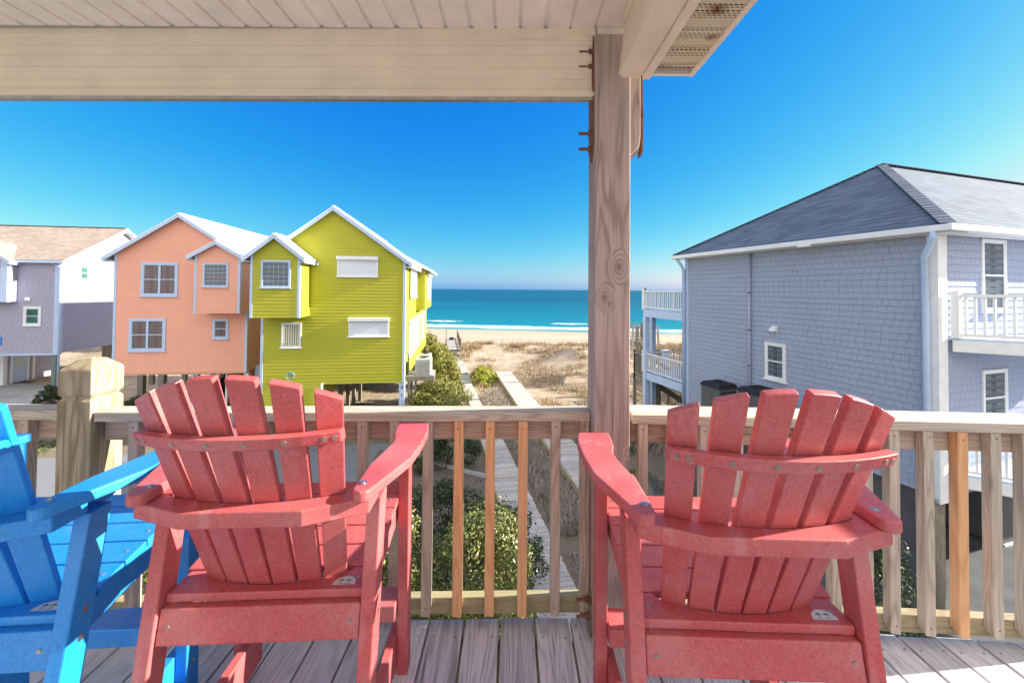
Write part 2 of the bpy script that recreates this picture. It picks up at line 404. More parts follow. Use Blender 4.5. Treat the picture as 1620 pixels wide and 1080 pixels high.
M['stickg'] = m_plain('green_print', (.12,.22,.18), .5)
M['teal'] = m_plain('teal_metal_disc', (.30,.48,.50), .5, .3, 30)
M['bark'] = m_plain('shrub_branch', (.16,.12,.085), .9, .4, 30, .4)
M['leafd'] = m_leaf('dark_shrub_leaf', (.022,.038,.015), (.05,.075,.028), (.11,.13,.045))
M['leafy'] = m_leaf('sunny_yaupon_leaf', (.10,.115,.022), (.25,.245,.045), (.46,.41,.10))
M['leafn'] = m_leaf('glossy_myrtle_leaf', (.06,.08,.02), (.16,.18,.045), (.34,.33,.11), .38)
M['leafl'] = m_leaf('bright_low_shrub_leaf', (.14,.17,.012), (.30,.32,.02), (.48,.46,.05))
M['drygrass'] = m_leaf('dry_dune_grass', (.26,.18,.10), (.42,.31,.185), (.60,.48,.32), .8)
M['greygrass'] = m_leaf('bleached_dead_grass', (.20,.165,.12), (.36,.31,.25), (.52,.47,.40), .8)
M['greengrass'] = m_leaf('short_green_ground_cover', (.05,.08,.02), (.10,.13,.035), (.17,.19,.06), .7)
def m_shutter():
    t = NT('roll_down_shutter'); sp = t.n("ShaderNodeSeparateXYZ"); t.l(t.obj(), sp.inputs[0])
    f = t.math('FRACT', t.math('MULTIPLY', sp.outputs[2], 22))
    h = t.math('SINE', t.math('MULTIPLY', f, math.pi))
    col = t.mix(t.mr(f, 0, .18, .5, 0), (.66,.70,.78), (.30,.33,.40))
    return t.set(col, .45, t.bump(h, .6, .01), .4)
M['shutter'] = m_shutter()
# ================================================================== SETTING: ground, sea, beach
GZ = -6.8
def shore_y(x): return 92.5 - .155 * (x + 18)
def smooth(a, b, x):
    t = min(1, max(0, (x - a) / (b - a))); return t*t*(3 - 2*t)
def ground_z(x, y):
    z = GZ
    n = mnoise.noise(Vector((x*.16, y*.16, 0)))*.35 + mnoise.noise(Vector((x*.5, y*.5, 3)))*.12
    d = smooth(23, 34, y)
    z += n * d * (1 - smooth(46, 54, y))
    z += .45 * smooth(36, 44, y) * (1 - smooth(45, 53, y)) * (1 + .5*mnoise.noise(Vector((x*.12, 1.7, 0))))
    z += 1.5 * math.exp(-((x - 6.2)/3.0)**2 - ((y - 36.5)/4.5)**2)
    z -= 1.25 * smooth(44, 56, y)
    s = y - shore_y(x)
    z -= .62 * smooth(-36, 1, s) + .9 * smooth(0, 30, s)
    return z
def build_ground():
    xs = sorted(set([-9000, -3000, -900, -400, -200, -120] + [round(-80 + .8*i, 3) for i in range(int(140/.8)+1)] + [90, 140, 250, 600, 3000, 9000]))
    ys = sorted(set([-300, -60, -20, -5] + [round(0 + .6*i, 3) for i in range(101)] + [62+2*i for i in range(30)] + [140, 200, 9000]))
    mb = MB(); nx = len(xs)
    mb.v = [(x, y, ground_z(x, y)) for y in ys for x in xs]
    mb.f = [(j*nx+i, j*nx+i+1, (j+1)*nx+i+1, (j+1)*nx+i) for j in range(len(ys)-1) for i in range(nx-1)]
    t = NT('beach_sand_and_litter'); p = t.pos()
    a = t.noise(p, .35, 6, .6); b = t.noise(p, 2.2, 6, .65); c = t.noise(p, 9, 5, .7); f = t.noise(p, 45, 4, .7)
    sp = t.n("ShaderNodeSeparateXYZ"); t.l(p, sp.inputs[0])
    sand = t.mix(f, (.36,.29,.225), (.48,.40,.315))
    litter = t.mix(c, (.18,.13,.08), (.42,.325,.22))
    dune = t.mr(sp.outputs[1], 47, 52, 1, 0)
    veg = t.math('MULTIPLY', t.mr(t.math('ADD', t.math('MULTIPLY', a, .35), t.math('MULTIPLY', b, .65)), .42, .56, 0, .88), dune)
    col = t.mix(veg, sand, litter)
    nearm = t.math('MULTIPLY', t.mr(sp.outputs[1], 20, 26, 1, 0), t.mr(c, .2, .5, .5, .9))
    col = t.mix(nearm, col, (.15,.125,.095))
    # damp sand towards the water, in long bands along the shore
    s = t.math('ADD', t.math('SUBTRACT', sp.outputs[1], 92.5-.155*18), t.math('MULTIPLY', sp.outputs[0], .155))
    s = t.math('ADD', s, t.math('MULTIPLY', t.noise(t.vmath('MULTIPLY', p, (.02,.12,.1)), 1.0, 4), 6))
    wet = t.mr(s, -7, 0, 0, 1, True)
    band = t.math('MULTIPLY', t.mr(t.noise(t.vmath('MULTIPLY', p, (.012,.16,.1)), 1.0, 4, .5), .45, .62, 0, .5), t.mr(sp.outputs[1], 50, 58, 0, 1))
    col = t.mix(band, col, (.32,.24,.17))
    col = t.mix(t.math('MULTIPLY', wet, .75), col, (.24,.185,.145))
    beach = t.mr(sp.outputs[1], 50, 56, 0, 1)
    col = t.mix(t.math('MULTIPLY', beach, .35), col, (.42,.315,.24))
    h = t.math('ADD', t.math('MULTIPLY', b, .5), t.math('MULTIPLY', c, .5))
    t.set(col, .95, t.bump(h, .6, .06), .1)
    o = mb.build('ground', t.m); o['kind'] = 'structure'
    # bmesh normals
    return o
build_ground()

def build_sea():
    mb = MB(); ys = [80, 100, 130, 200, 400, 1000, 4000, 15000, 40000]; xs = [-40000, -4000, -600, -120, 0, 120, 600, 4000, 40000]
    nx = len(xs); Z = -8.62
    mb.v = [(x, y, Z) for y in ys for x in xs]
    mb.f = [(j*nx+i, j*nx+i+1, (j+1)*nx+i+1, (j+1)*nx+i) for j in range(len(ys)-1) for i in range(nx-1)]
    t = NT('sea_water'); p = t.pos(); sp = t.n("ShaderNodeSeparateXYZ"); t.l(p, sp.inputs[0])
    s = t.math('ADD', t.math('SUBTRACT', sp.outputs[1], 92.5-.155*18), t.math('MULTIPLY', sp.outputs[0], .155))
    far = t.mr(s, 0, 260, 0, 1)
    far = t.math('POWER', far, .5)
    col = t.ramp(far, [(0, (.05,.26,.27)), (.2, (.005,.165,.215)), (.55, (.001,.10,.165)), (1, (.0005,.05,.10))])
    st = t.noise(t.vmath('MULTIPLY', p, (.012,.11,1)), 1.0, 6, .62)
    col = t.mix(t.mr(st, .4, .66, 0, .45), col, (.008,.15,.19))
    st2 = t.noise(t.vmath('MULTIPLY', p, (.06,.5,1)), 1.0, 5, .65)
    col = t.mix(t.mr(st2, .52, .7, 0, .35), col, (.003,.09,.15))
    edge = t.noise(t.vmath('MULTIPLY', p, (.07,.12,1)), 1.0, 5, .6)
    ss = t.math('ADD', s, t.math('MULTIPLY', t.math('SUBTRACT', edge, .5), 9))
    lace = t.noise(t.vmath('MULTIPLY', p, (.45,.9,1)), 1.0, 5, .7)
    foam = t.math('MULTIPLY', t.mr(ss, -3, 0, 0, 1), t.mr(ss, 2.5, 6.5, 1, 0))
    foam = t.math('MULTIPLY', foam, t.mr(lace, .36, .56, .1, 1))
    w2n = t.noise(t.vmath('MULTIPLY', p, (.035,.01,1)), 1.0, 3)
    wv = t.math('MULTIPLY', t.mr(ss, 12.5, 14, 0, 1), t.mr(ss, 15.5, 18, 1, 0))
    wv = t.math('MULTIPLY', wv, t.mr(w2n, .5, .56, 0, 1))
    wv = t.math('MULTIPLY', wv, t.mr(lace, .42, .55, 0, 1))
    fo = t.math('MAXIMUM', foam, wv)
    col = t.mix(fo, col, (.85,.87,.87))
    wh = t.noise(t.vmath('MULTIPLY', p, (.25,.8,1)), 1.0, 5, .6)
    t.set(col, t.mix(fo, (.42,.42,.42), (.9,.9,.9)), t.bump(t.math('ADD', wh, fo), .5, .5), .14)
    o = mb.build('sea', t.m); o['kind'] = 'structure'
build_sea()

def strip_sheet(name, pts, z, mat, h=.004):
    """ground-hugging slab with real thickness"""
    mb = MB(); mb.prism([(x, y, z-.10) for x, y in pts], 0, (0, 0, .10+h)); o = mb.build(name, mat); o['kind'] = 'structure'; return o
def gpt(u, v, z=GZ):
    p = atz(u, v, z); return (p.x, p.y)
def m_asphalt():
    t = NT('worn_asphalt'); p = t.pos(); a = t.noise(p, 1.1, 5, .6); b = t.noise(p, 90, 3, .7)
    c = t.n("ShaderNodeTexVoronoi", feature='DISTANCE_TO_EDGE'); t.l(t.vmath('ADD', p, None) if False else p, c.inputs['Vector']); c.inputs['Scale'].default_value = .35
    col = t.mix(t.mr(b, .3, .7), (.13,.14,.16), (.23,.24,.26)); col = t.mix(t.mr(a, .35, .7, 0, .5), col, (.16,.17,.185))
    col = t.mix(t.mr(c.outputs['Distance'], 0, .012, .5, 0), col, (.08,.08,.08))
    return t.set(col, .92, t.bump(b, .5, .01), .2)
M['asphalt'] = m_asphalt()
strip_sheet('driveway', [(-34, 5.2), (-7.5, 5.2), (-3.1, 9.6), (-4.1, 17.8), (-20, 15.6), (-34, 17.5)], GZ+.02, M['asphalt'])
strip_sheet('parking_floor', [(-44, 24.6), (-28.6, 25.5), (-29.4, 34.5), (-44, 32.5)], GZ+.03, M['concrete'])
strip_sheet('driveway_apron', [(-44, 17.6), (-26.4, 19.0), (-28.7, 25.4), (-44, 24.5)], GZ+.012, M['concrete'])
strip_sheet('parking_floor', [(3.2, 5.5), (30, 5.5), (30, 20), (10.5, 14), (8.0, 14), (5.0, 14.5)], GZ+.02, M['parking'])
mb = MB(); mb.prism([(-34, 16.9, GZ-.02), (-20, 14.9, GZ-.02), (-20, 15.3, GZ-.02), (-34, 17.3, GZ-.02)], 0, (0,0,.05))
go = mb.build('ground_cover', M['greengrass']); go['kind'] = 'structure'

# ================================================================== PORCH: deck, railings, posts, roof
DZ = -1.375
dk = empty('deck', (0, 0, DZ), 0, 'weathered grey plank deck the chairs stand on', 'deck')
mb = MB(); x0 = -.331 - .145*22; rnd = random.Random(3)
def deck_edge(x): return 1.692 - .018*max(0, -x) if x < .4 else 1.692 - .058*(x - .4)
for i in range(48):
    xa = x0 + .145*i + .0045; xb = xa + .136; dz = rnd.uniform(-.0015, .0015); e = rnd.uniform(-.005, .005)
    mb.hexa([(xa, -3.0, -.036+dz), (xb, -3.0, -.036+dz), (xb, deck_edge(xb)+e, -.036+dz), (xa, deck_edge(xa)+e, -.036+dz)],
            [(xa, -3.0, dz), (xb, -3.0, dz), (xb, deck_edge(xb)+e, dz), (xa, deck_edge(xa)+e, dz)])
mb.build('deck_boards', M['deck'], dk, .003, 2)
mb = MB()
for k, y in enumerate([1.61, 1.18, .77, .36, -.05, -.6, -1.2, -1.8, -2.4]):
    mb.box(-3.5, 3.6, y-.019, y+.019, -.28, -.040)
mb.build('joist', M['pile'], dk)
mb = MB()
for i in range(48):
    xa = x0 + .145*i
    for y in ((1.60, 1.18) if abs(xa) < .6 else (1.60,) if -2.0 < xa < 2.3 else ()):
        for dx in (.03, .115):
            mb.tube([(xa+dx, y+rnd.uniform(-.006,.006)-.04*(xa > .4)*(xa-.4), -.002), (xa+dx, y-.04*(xa > .4)*(xa-.4), .0035)], .0038, 8)
mb.build_each('screw', M['screw'], dk)

def railing(name, origin, rz, L0, L1, cap_w, balusters, label, capmat, kinds):
    r = empty(name, origin, rz, label, 'railing')
    top = -.500 - DZ
    MB().box(L0, L1, -.004, cap_w-.004, top-.038, top).build('cap_rail', capmat, r, .004, 3)
    MB().box(L0+.004, L1-.004, .038, .076, top-.038-.087, top-.039).build('top_rail', M['railx'], r, .003)
    MB().box(L0+.004, L1-.004, .038, .076, .032, .102).build('bottom_rail', M['mossrail'], r, .004)
    rr = random.Random(len(name)+int(abs(L1*100)))
    for i, x in enumerate(balusters):
        k = kinds[i]; w = .0385; b = MB(); z0 = .046 + rr.uniform(-.004, .006); z1 = top-.0385
        tw = rr.uniform(-.003, .003)
        b.hexa([(x, 0, z0+.004), (x+w, 0, z0), (x+w, .0375, z0+.02), (x, .0375, z0+.024)], [(x+tw, 0, z1), (x+w+tw, 0, z1), (x+w+tw, .0375, z1), (x+tw, .0375, z1)])
        o = b.build('baluster', M[{'n': 'baln', 'g': 'bal', 'r': 'balr'}[k]], r, .0025, 2)
        if k == 'n': o['label'] = 'fresh orange pine baluster'
        s = MB()
        for zz in ((z1-.022, z0+.035) if k != 'n' else (z1-.03,)):
            s.tube([(x+.02+rr.uniform(-.004,.004), -.0008, zz), (x+.02, .004, zz)], .0028, 8)
        s.build_each('nail', M['dark'], o)
    return r
def railx(u, y0=1.632, a=0): return (u - 810) / F * y0
# middle section (faces the sea, between newel and porch post)
bx = []; uL = [196+3, 251, 303, 355, 407, 459, 511, 563, 615, 667, 716.5, 767.5, 819.5, 871.5, 918.5]
org = Vector((.312, 1.646, DZ)); th = math.atan(.026)
for u in uL:
    # intersection of the line of sight with the railing plane
    d = ray(u, 800); n = Vector((-math.sin(th), math.cos(th), 0)); p = d * (n.dot(Vector((org.x, org.y, 0))) / n.dot(d))
    bx.append((p - Vector((org.x, org.y, 0))).dot(Vector((math.cos(th), math.sin(th), 0))))
railing('deck_railing', org, th, -1.972, .014, .093, bx, 'weathered deck railing between the newel post and the porch post', M['cap'], 'ggggggggggnnngg')
org = Vector((.483, 1.620, DZ)); th = math.atan(-.055); bx = []
for u in [1009.5, 1057, 1108, 1160, 1212, 1264, 1316, 1366, 1408, 1463, 1516, 1570, 1620, 1668]:
    d = ray(u, 800); n = Vector((-math.sin(th), math.cos(th), 0)); p = d * (n.dot(Vector((org.x, org.y, 0))) / n.dot(d))
    bx.append((p - Vector((org.x, org.y, 0))).dot(Vector((math.cos(th), math.sin(th), 0))))
railing('deck_railing', org, th, .006, 3.0, .145, bx, 'weathered deck railing in front of the grey purple house, right of the porch post', M['cap'], 'ggrrrrrrrrnrrr')
railing('deck_railing', Vector((-1.806, 1.612, DZ)), 0, -2.6, -.002, .095, [-.30, -.172-.005, -.43, -.56, -.69, -.82], 'weathered deck railing left of the newel post, behind the blue chair', M['cap'], 'gggggg')

# newel post at the corner
nw = empty('newel_post', (-1.7325, 1.6525, DZ), 0, 'thick timber newel post with a notched pyramid top', 'post')
mb = MB(); h = .0675
def ring4(z, r): return [(-r, -r, z), (r, -r, z), (r, r, z), (-r, r, z)]
prof = [(-.30, h), (.906, h), (.917, h-.0005), (.930, h-.011), (.943, h-.0005), (.956, h), (1.036, h), (1.044, h-.004), (1.078, h*.45), (1.085, .004)]
vs = []; fs = []
for z, r in prof: vs += ring4(z, r)
for i in range(len(prof)-1):
    for k in range(4): fs.append((i*4+k, i*4+(k+1) % 4, (i+1)*4+(k+1) % 4, (i+1)*4+k))
fs.append((3,2,1,0)); n = (len(prof)-1)*4; fs.append((n, n+1, n+2, n+3))
mb.add(vs, fs); mb.build('post_body', M['newel'], nw, .0035, 2)

# porch post with its splice plate, bolts and trim boards
pp = empty('porch_post', (.3975, 1.645, DZ), 0, 'tall square porch post of weathered timber carrying the roof', 'post')
mb = MB(); mb.box(-.07, .07, -.07, .07, -.35, 2.40); mb.build('post_body', M['postz'], pp, .004, 2)
mb = MB(); mb.prism([(.071, -.045, 1.915), (.112, -.045, 1.955), (.118, -.045, 2.0), (.118, -.045, 2.36), (.071, -.045, 2.36)], 0, (0, .038, 0)); mb.prism([(.0715, -.006, 1.9), (.125, -.006, 1.95), (.132, -.006, 2.0), (.132, -.006, 2.36), (.0715, -.006, 2.36)], 0, (0, .04, 0))
mb.build('knee_board', M['postz'], pp, .003)
mb = MB(); mb.prism([(.1325, -.012, 1.93), (.140, -.012, 1.95), (.141, -.012, 2.08), (.136, -.012, 2.36), (.1325, -.012, 2.36)], 0, (0, .05, 0)); mb.build('rusty_strap', M['rust'], pp)
def bolts(zs, side=-1):
    for z in zs:
        b = MB(); b.tube([(-.074, -.02, z), (-.128, -.02, z)], .0065, 10); b.tube([(-.078, -.02, z), (-.090, -.02, z)], .0125, 6)
        b.tube([(-.0745, -.02, z), (-.0775, -.02, z)], .016, 16); b.build('bolt', M['rust'], pp)
MB().prism([(-.0705, -.04, 1.93), (-.0705, -.005, 1.90), (-.0705, .04, 1.95), (-.0705, .04, 2.41), (-.0705, -.04, 2.41)], 0, (-.006, 0, 0)).build('strap_plate', M['rust'], pp)
MB().prism([(-.0705, -.045, .0), (-.0705, .03, .0), (-.0705, .03, .13), (-.0705, -.02, .16)], 0, (-.006, 0, 0)).build('strap_plate', M['pile'], pp)
bolts([2.355, 2.292, 2.017, 1.953, .13, .065])

# porch roof seen from below
pr = empty('porch_roof', (0, 0, 0), 0, 'cream vinyl porch ceiling, beams and perforated eave overhead', 'porch roof')
CZ = 1.062
mb = MB(); x = .43 - .1016*42; i = 0
while x < .47:
    w = .1016
    g = .012 if i % 3 else .020
    # profile with a raised panel and a groove, extruded along Y
    pts = [(x, CZ+.010), (x+g*.45, CZ+.010), (x+g, CZ), (x+w-.004, CZ), (x+w, CZ+.010)]
    for a, b in zip(pts[:-1], pts[1:]):
        mb.add([(a[0], -2.6, a[1]), (b[0], -2.6, b[1]), (b[0], 1.605, b[1]), (a[0], 1.605, a[1])], [(0, 1, 2, 3)])
    x += w; i += 1
mb.build('ceiling', M['vinylc'], pr)
MB().box(-3.9, .44, -2.7, 1.9, CZ+.02, CZ+.09).build('roof_deck', M['vinylc'], pr)
# main beam, wrapped in vinyl with stepped laps: local frame nearly parallel to X
bm_ = empty('front_beam', (.335, 1.600, 0), math.atan(-.010)); bm_.parent = pr
mb = MB()
pf = [(0, CZ), (0, 1.037), (.006, 1.035), (.006, 1.018), (.010, 1.016), (.010, .999), (.016, .997), (.016, .994), (.0185, .990),
      (.022, .966), (.0185, .962), (.022, .916), (.0185, .912), (.022, .866), (.0185, .862), (.020, .818), (.006, .814), (.003, .788), (.008, .785), (.030, .785), (.030, CZ)]
vs = [(-4.3, y, z) for y, z in pf] + [(-.003, y, z) for y, z in pf]; n = len(pf)
mb.add(vs, [tuple(range(n)), tuple(range(n, 2*n))[::-1]] + [(i, (i+1) % n, n+(i+1) % n, n+i) for i in range(n)])
mb.build('beam_cladding', M['vinyl'], bm_)
MB().box(-.36, -.16, -.002, .006, 1.019, 1.036).build('trim_splice', M['vinyl'], bm_, .001)
MB().box(-4.3, -.004, .006, .028, .772, .784).build('screen_track', M['steel'], bm_)
MB().box(.34, .52, 1.60, 1.75, .90, 1.09).build('corner_block', M['vinylc'], pr)
# side beam running back towards the house
SBZ = .842
mb = MB()
mb.hexa([(.412, -2.6, SBZ), (.505, -2.6, SBZ), (.505, 1.545, SBZ), (.412, 1.545, SBZ)], [(.437, -2.6, CZ+.015), (.505, -2.6, CZ+.015), (.505, 1.545, CZ+.015), (.437, 1.545, CZ+.015)])
mb.build('side_beam', M['vinyl'], pr, .003)
MB().box(.418, .437, -2.6, 1.53, CZ-.03, CZ-.001).build('cove_trim', M['vinyl'], pr, .004)
MB().box(.425, .50, 1.546, 1.556, SBZ-.004, SBZ+.012).build('end_trim', M['vinyl'], pr, .002)
MB().box(.506, .535, -2.6, 1.552, SBZ-.014, SBZ+.10).build('fascia_strip', M['vinyl'], pr, .003)
MB().box(.683, .703, -2.6, 1.545, SBZ-.006, SBZ+.13).build('drip_edge', M['vinyl'], pr, .003)
MB().box(.535, .683, 1.53, 1.545, SBZ-.004, SBZ+.12).build('end_fascia', M['vinyl'], pr, .003)
MB().box(.51, .72, -2.7, 1.56, SBZ+.131, SBZ+.15).build('roof_edge', M['greyroof'], pr)
def m_perf():
    t = NT('perforated_soffit'); p = t.obj(); sp = t.n("ShaderNodeSeparateXYZ"); t.l(p, sp.inputs[0])
    vy = t.math('MULTIPLY', sp.outputs[1], 1/.0095); row = t.math('FLOOR', vy); fy = t.math('FRACT', vy)
    vx = t.math('ADD', t.math('MULTIPLY', sp.outputs[0], 1/.0155), t.math('MULTIPLY', row, .5)); fx = t.math('FRACT', vx)
    hole = t.math('MULTIPLY', t.mr(t.math('ABSOLUTE', t.math('SUBTRACT', fx, .5)), .30, .34, 1, 0), t.mr(t.math('ABSOLUTE', t.math('SUBTRACT', fy, .5)), .14, .2, 1, 0))
    fb = t.math('FRACT', t.math('MULTIPLY', sp.outputs[1], 1/.1016))
    zone = t.math('MULTIPLY', t.mr(fb, .30, .33, 0, 1), t.mr(fb, .93, .96, 1, 0)); hole = t.math('MULTIPLY', hole, zone)
    n = t.noise(p, 16, 5, .6)
    col = t.mix(t.mr(n, .4, .7, 0, .5), (.66,.60,.44), (.62,.50,.24))
    for (cx, cy, rx, ry) in ((.610, 1.181, .018, .013), (.655, 1.307, .012, .009), (.560, 1.50, .02, .012)):
        v = t.vmath('SUBTRACT', p, (cx, cy, 0)); v = t.vmath('MULTIPLY', v, (1/rx, 1/ry, 0)); ln = t.n("ShaderNodeVectorMath", operation='LENGTH'); t.l(v, ln.inputs[0])
        d = t.math('ADD', ln.outputs['Value'], t.math('MULTIPLY', t.math('SUBTRACT', t.noise(p, 70, 4), .5), 1.6))
        col = t.mix(t.mr(d, .2, 2.4, 1.0 if cx == .610 else .8, 0), col, (.20,.055,.01))
    col = t.mix(hole, col, (.02,.018,.015))
    return t.set(col, .6, t.bump(t.math('SUBTRACT', 1.0, hole), .4, .002), .3)
M['perf'] = m_perf()
mb = MB(); y = -2.6
while y < 1.53:
    ya = y; pts = [(ya, SBZ+.004), (ya+.018, SBZ+.004), (ya+.024, SBZ-.001), (ya+.0975, SBZ-.001), (ya+.1016, SBZ+.004)]
    for a, b in zip(pts[:-1], pts[1:]):
        if b[0] > 1.53: break
        mb.add([(.5355, a[0], a[1]), (.6825, a[0], a[1]), (.6825, b[0], b[1]), (.5355, b[0], b[1])], [(0, 1, 2, 3)])
    y += .1016
so_ = mb.build('soffit', M['perf'], pr)

# ================================================================== ADIRONDACK CHAIRS
def make_chair(colname, label, loc, rz):
    m = M[colname]
    t = empty('adirondack_chair', loc, rz, label, 'chair', None)
    B = .0032
    Z = lambda z: z - DZ          # heights were measured from eye level
    # seat slats
    def seat_z(y): return Z(-.80) + .178*(y-.13)
    ys = [.152, .228, .304, .380, .456]
    for i, y in enumerate(ys):
        y1 = y + (.072 if i < 4 else .062); mb = MB(); a, b = seat_z(y), seat_z(y1)
        mb.hexa([(-.262, y, a-.022), (.262, y, a-.022), (.262, y1, b-.022), (-.262, y1, b-.022)], [(-.262, y, a), (.262, y, a), (.262, y1, b), (-.262, y1, b)])
        o = mb.build('seat_slat', m, t, B)
        s = MB()
        for sx in (-1, 1): s.tube([(sx*.235, (y+y1)/2, (a+b)/2-.003), (sx*.235, (y+y1)/2, (a+b)/2+.0008)], .0052, 12)
        s.build_each('screw', M['screw'], o)
    # rear seat board with curved cut-out
    pts = [(-.252, .062)]; pts += [(.252, .062), (.252, .150), (.205, .150)]
    for k in range(17):
        x = .19 - .38*k/16; pts.append((x, .088 + 1.15*x*x))
    pts += [(-.205, .150), (-.252, .150)]
    mb = MB(); mb.prism([(x, y, Z(-.822)) for x, y in pts], 0, (0, 0, .022)); rb = mb.build('rear_seat_board', m, t, .003)
    s = MB()
    for sx in (-.225, .225): s.tube([(sx, .105, Z(-.8)-.003), (sx, .105, Z(-.8)+.0008)], .0055, 12)
    s.build_each('screw', M['screw'], rb)
    # maker's sticker: half-round label with two little palms
    cx = .195 ; cy = .082; st = MB(); pl = []
    for k in range(13):
        a = math.pi*k/12; pl.append((cx + .030*math.cos(a), cy + .026*math.sin(a)*(1 + .12*math.cos(a)), Z(-.8)+.0006))
    pl = [(cx-.030, cy-.004, Z(-.8)+.0006)] + pl[::-1] + [(cx+.030, cy-.004, Z(-.8)+.0006)]
    st.prism(pl, 0, (0, 0, .0008)); sk = st.build('sticker', M['sticker'], t)
    s = MB()
    for (px, py) in ((cx-.009, cy+.006), (cx+.010, cy+.006)):
        z = Z(-.8)+.0015; s.box(px-.0009, px+.0009, py-.007, py+.005, z, z+.0003)
        for k in range(5):
            a = math.pi*(.0 + k/4.0); s.bar((px, py+.005, z+.0002), (px+.0072*math.cos(a), py+.005+.0065*math.sin(a)-.002, z+.0002), .0022, .0003)
    s.box(cx-.018, cx+.018, cy-.0024, cy-.0014, Z(-.8)+.0015, Z(-.8)+.0018)
    s.build('palm_print', M['stickg'], sk)
    # rear apron, leaning with the legs
    def legy(z): return .085 + .181*(z + .553)
    mb = MB(); za, zb = -.8245, -.906; ya, yb = .045, .028
    mb.hexa([(-.252, yb, Z(zb)), (.252, yb, Z(zb)), (.252, yb+.024, Z(zb)), (-.252, yb+.024, Z(zb))], [(-.252, ya, Z(za)), (.252, ya, Z(za)), (.252, ya+.024, Z(za)), (-.252, ya+.024, Z(za))])
    ap = mb.build('rear_apron', m, t, .0035)
    s = MB()
    for sx in (-.228, .228): s.tube([(sx, .0375+.003, Z(-.865)), (sx, .0355, Z(-.865))], .0055, 12)
    s.build_each('screw', M['screw'], ap)
    # stringers under the seat
    for sx in (-1, 1):
        mb = MB(); xa, xb = (.222, .254) if sx > 0 else (-.254, -.222)
        pl = [(xa, .065, Z(-.823)), (xa, .15, seat_z(.15)-.024), (xa, .50, seat_z(.50)-.024), (xa, .50, Z(-.835)), (xa, .42, Z(-.85)), (xa, .065, Z(-.90))]
        mb.prism(pl, 0, (xb-xa, 0, 0)); mb.build('stringer', m, t, B)
    # legs
    for sx in (-1, 1):
        mb = MB(); xa, xb = (.254, .292) if sx > 0 else (-.292, -.254)
        y1, y0 = legy(-.568), legy(DZ)
        mb.hexa([(xa, y0, Z(DZ)), (xb, y0, Z(DZ)), (xb, y0+.062, Z(DZ)), (xa, y0+.062, Z(DZ))], [(xa, y1, Z(-.569)), (xb, y1, Z(-.569)), (xb, y1+.062, Z(-.569)), (xa, y1+.062, Z(-.569))])
        lg = mb.build('rear_leg', m, t, .004)
        s = MB()
        for z in (-.80, -.86):
            xx = xb if sx > 0 else xa; s.tube([(xx-.001*sx, legy(z)+.035, Z(z)), (xx+.0015*sx, legy(z)+.035, Z(z))], .008, 14)
        s.build_each('bolt', M['steel'], lg)
        mb = MB(); xa, xb = (.262, .300) if sx > 0 else (-.300, -.262)
        mb.box(xa, xb, .425, .485, 0, Z(-.529)); lg = mb.build('front_leg', m, t, .004)
        s = MB()
        for z in (-.62, -.66, -1.13, -1.19, -1.27):
            xx = xb if sx > 0 else xa; s.tube([(xx-.001*sx, .455, Z(z)), (xx+.0015*sx, .455, Z(z))], .0065, 12)
        s.build_each('bolt', M['steel'], lg)
        # arm bracket between rear leg and arm, with its through-bolt
        mb = MB(); xa, xb = (.228, .2535) if sx > 0 else (-.2535, -.228)
        mb.prism([(xa, .115, Z(-.5295)), (xa, .24, Z(-.5295)), (xa, .20, Z(-.575)), (xa, .115, Z(-.60))], 0, (xb-xa, 0, 0)); br = mb.build('arm_bracket', m, t, .003)
        s = MB(); xx = .2545*sx; s.tube([(xx, .185, Z(-.553)), (xx+.022*sx, .185, Z(-.553))], .004, 8); s.tube([(xx, .185, Z(-.553)), (xx+.006*sx, .185, Z(-.553))], .010, 6); s.tube([(xx+.008*sx, .185, Z(-.553)), (xx+.016*sx, .185, Z(-.553))], .008, 6)
        s.build('bolt', M['steel'], br)
        # side stretcher near the floor
        mb = MB(); xa, xb = (.232, .2615) if sx > 0 else (-.2615, -.232)
        mb.prism([(xa, legy(-1.3)+.01, Z(-1.345)), (xa, .482, Z(-1.345)), (xa, .482, Z(-1.232)), (xa, legy(-1.25)+.012, Z(-1.232))], 0, (xb-xa, 0, 0)); mb.build('side_stretcher', m, t, B)
    # footrest
    mb = MB(); mb.box(-.2615, .2615, .395, .49, Z(-1.165), Z(-1.107)); mb.build('footrest', m, t, .004)
    # arm yoke
    fr = [(.285, .085), (.236, .085)]
    for k in range(15):
        x = .225 - .45*k/14; fr.append((x, -.0145 + .92*x*x))
    fr += [(-.236, .085), (-.285, .085)]
    pts = [(-.285, -.002), (-.142, -.055), (.142, -.055), (.285, -.002)] + fr
    mb = MB(); mb.prism([(x, y, Z(-.568)) for x, y in pts], 0, (0, 0, .0395)); mb.build('arm_yoke', m, t, .0035)
    # arms
    out = [(.245, -.010), (.252, -.024), (.268, -.031), (.284, -.026), (.292, -.012), (.325, .085), (.355, .172), (.366, .28), (.369, .40), (.358, .478), (.350, .487), (.256, .491), (.248, .484),
           (.249, .44), (.2555, .378), (.262, .352), (.268, .330), (.2705, .305), (.268, .275), (.262, .235), (.2545, .19), (.2455, .135)]
    for sx in (-1, 1):
        mb = MB(); mb.prism([(sx*x, y, Z(-.528)) for x, y in out], 0, (0, 0, .028)); ar = mb.build('arm', m, t, .0055, 3)
        s = MB(); s.tube([(sx*.262, .018, Z(-.5)-.002), (sx*.262, .018, Z(-.5)+.002)], .010, 18); s.tube([(sx*.262, .018, Z(-.5)+.002), (sx*.262, .018, Z(-.5)+.0042)], .005, 8)
        s.build('screw', M['steel'], ar)
    # back slats: fan of six on a shallow arc, leaning back
    zb_, zt_ = -.815, -.197
    def ycen(z): return -.0125 - .385*(z + .53)
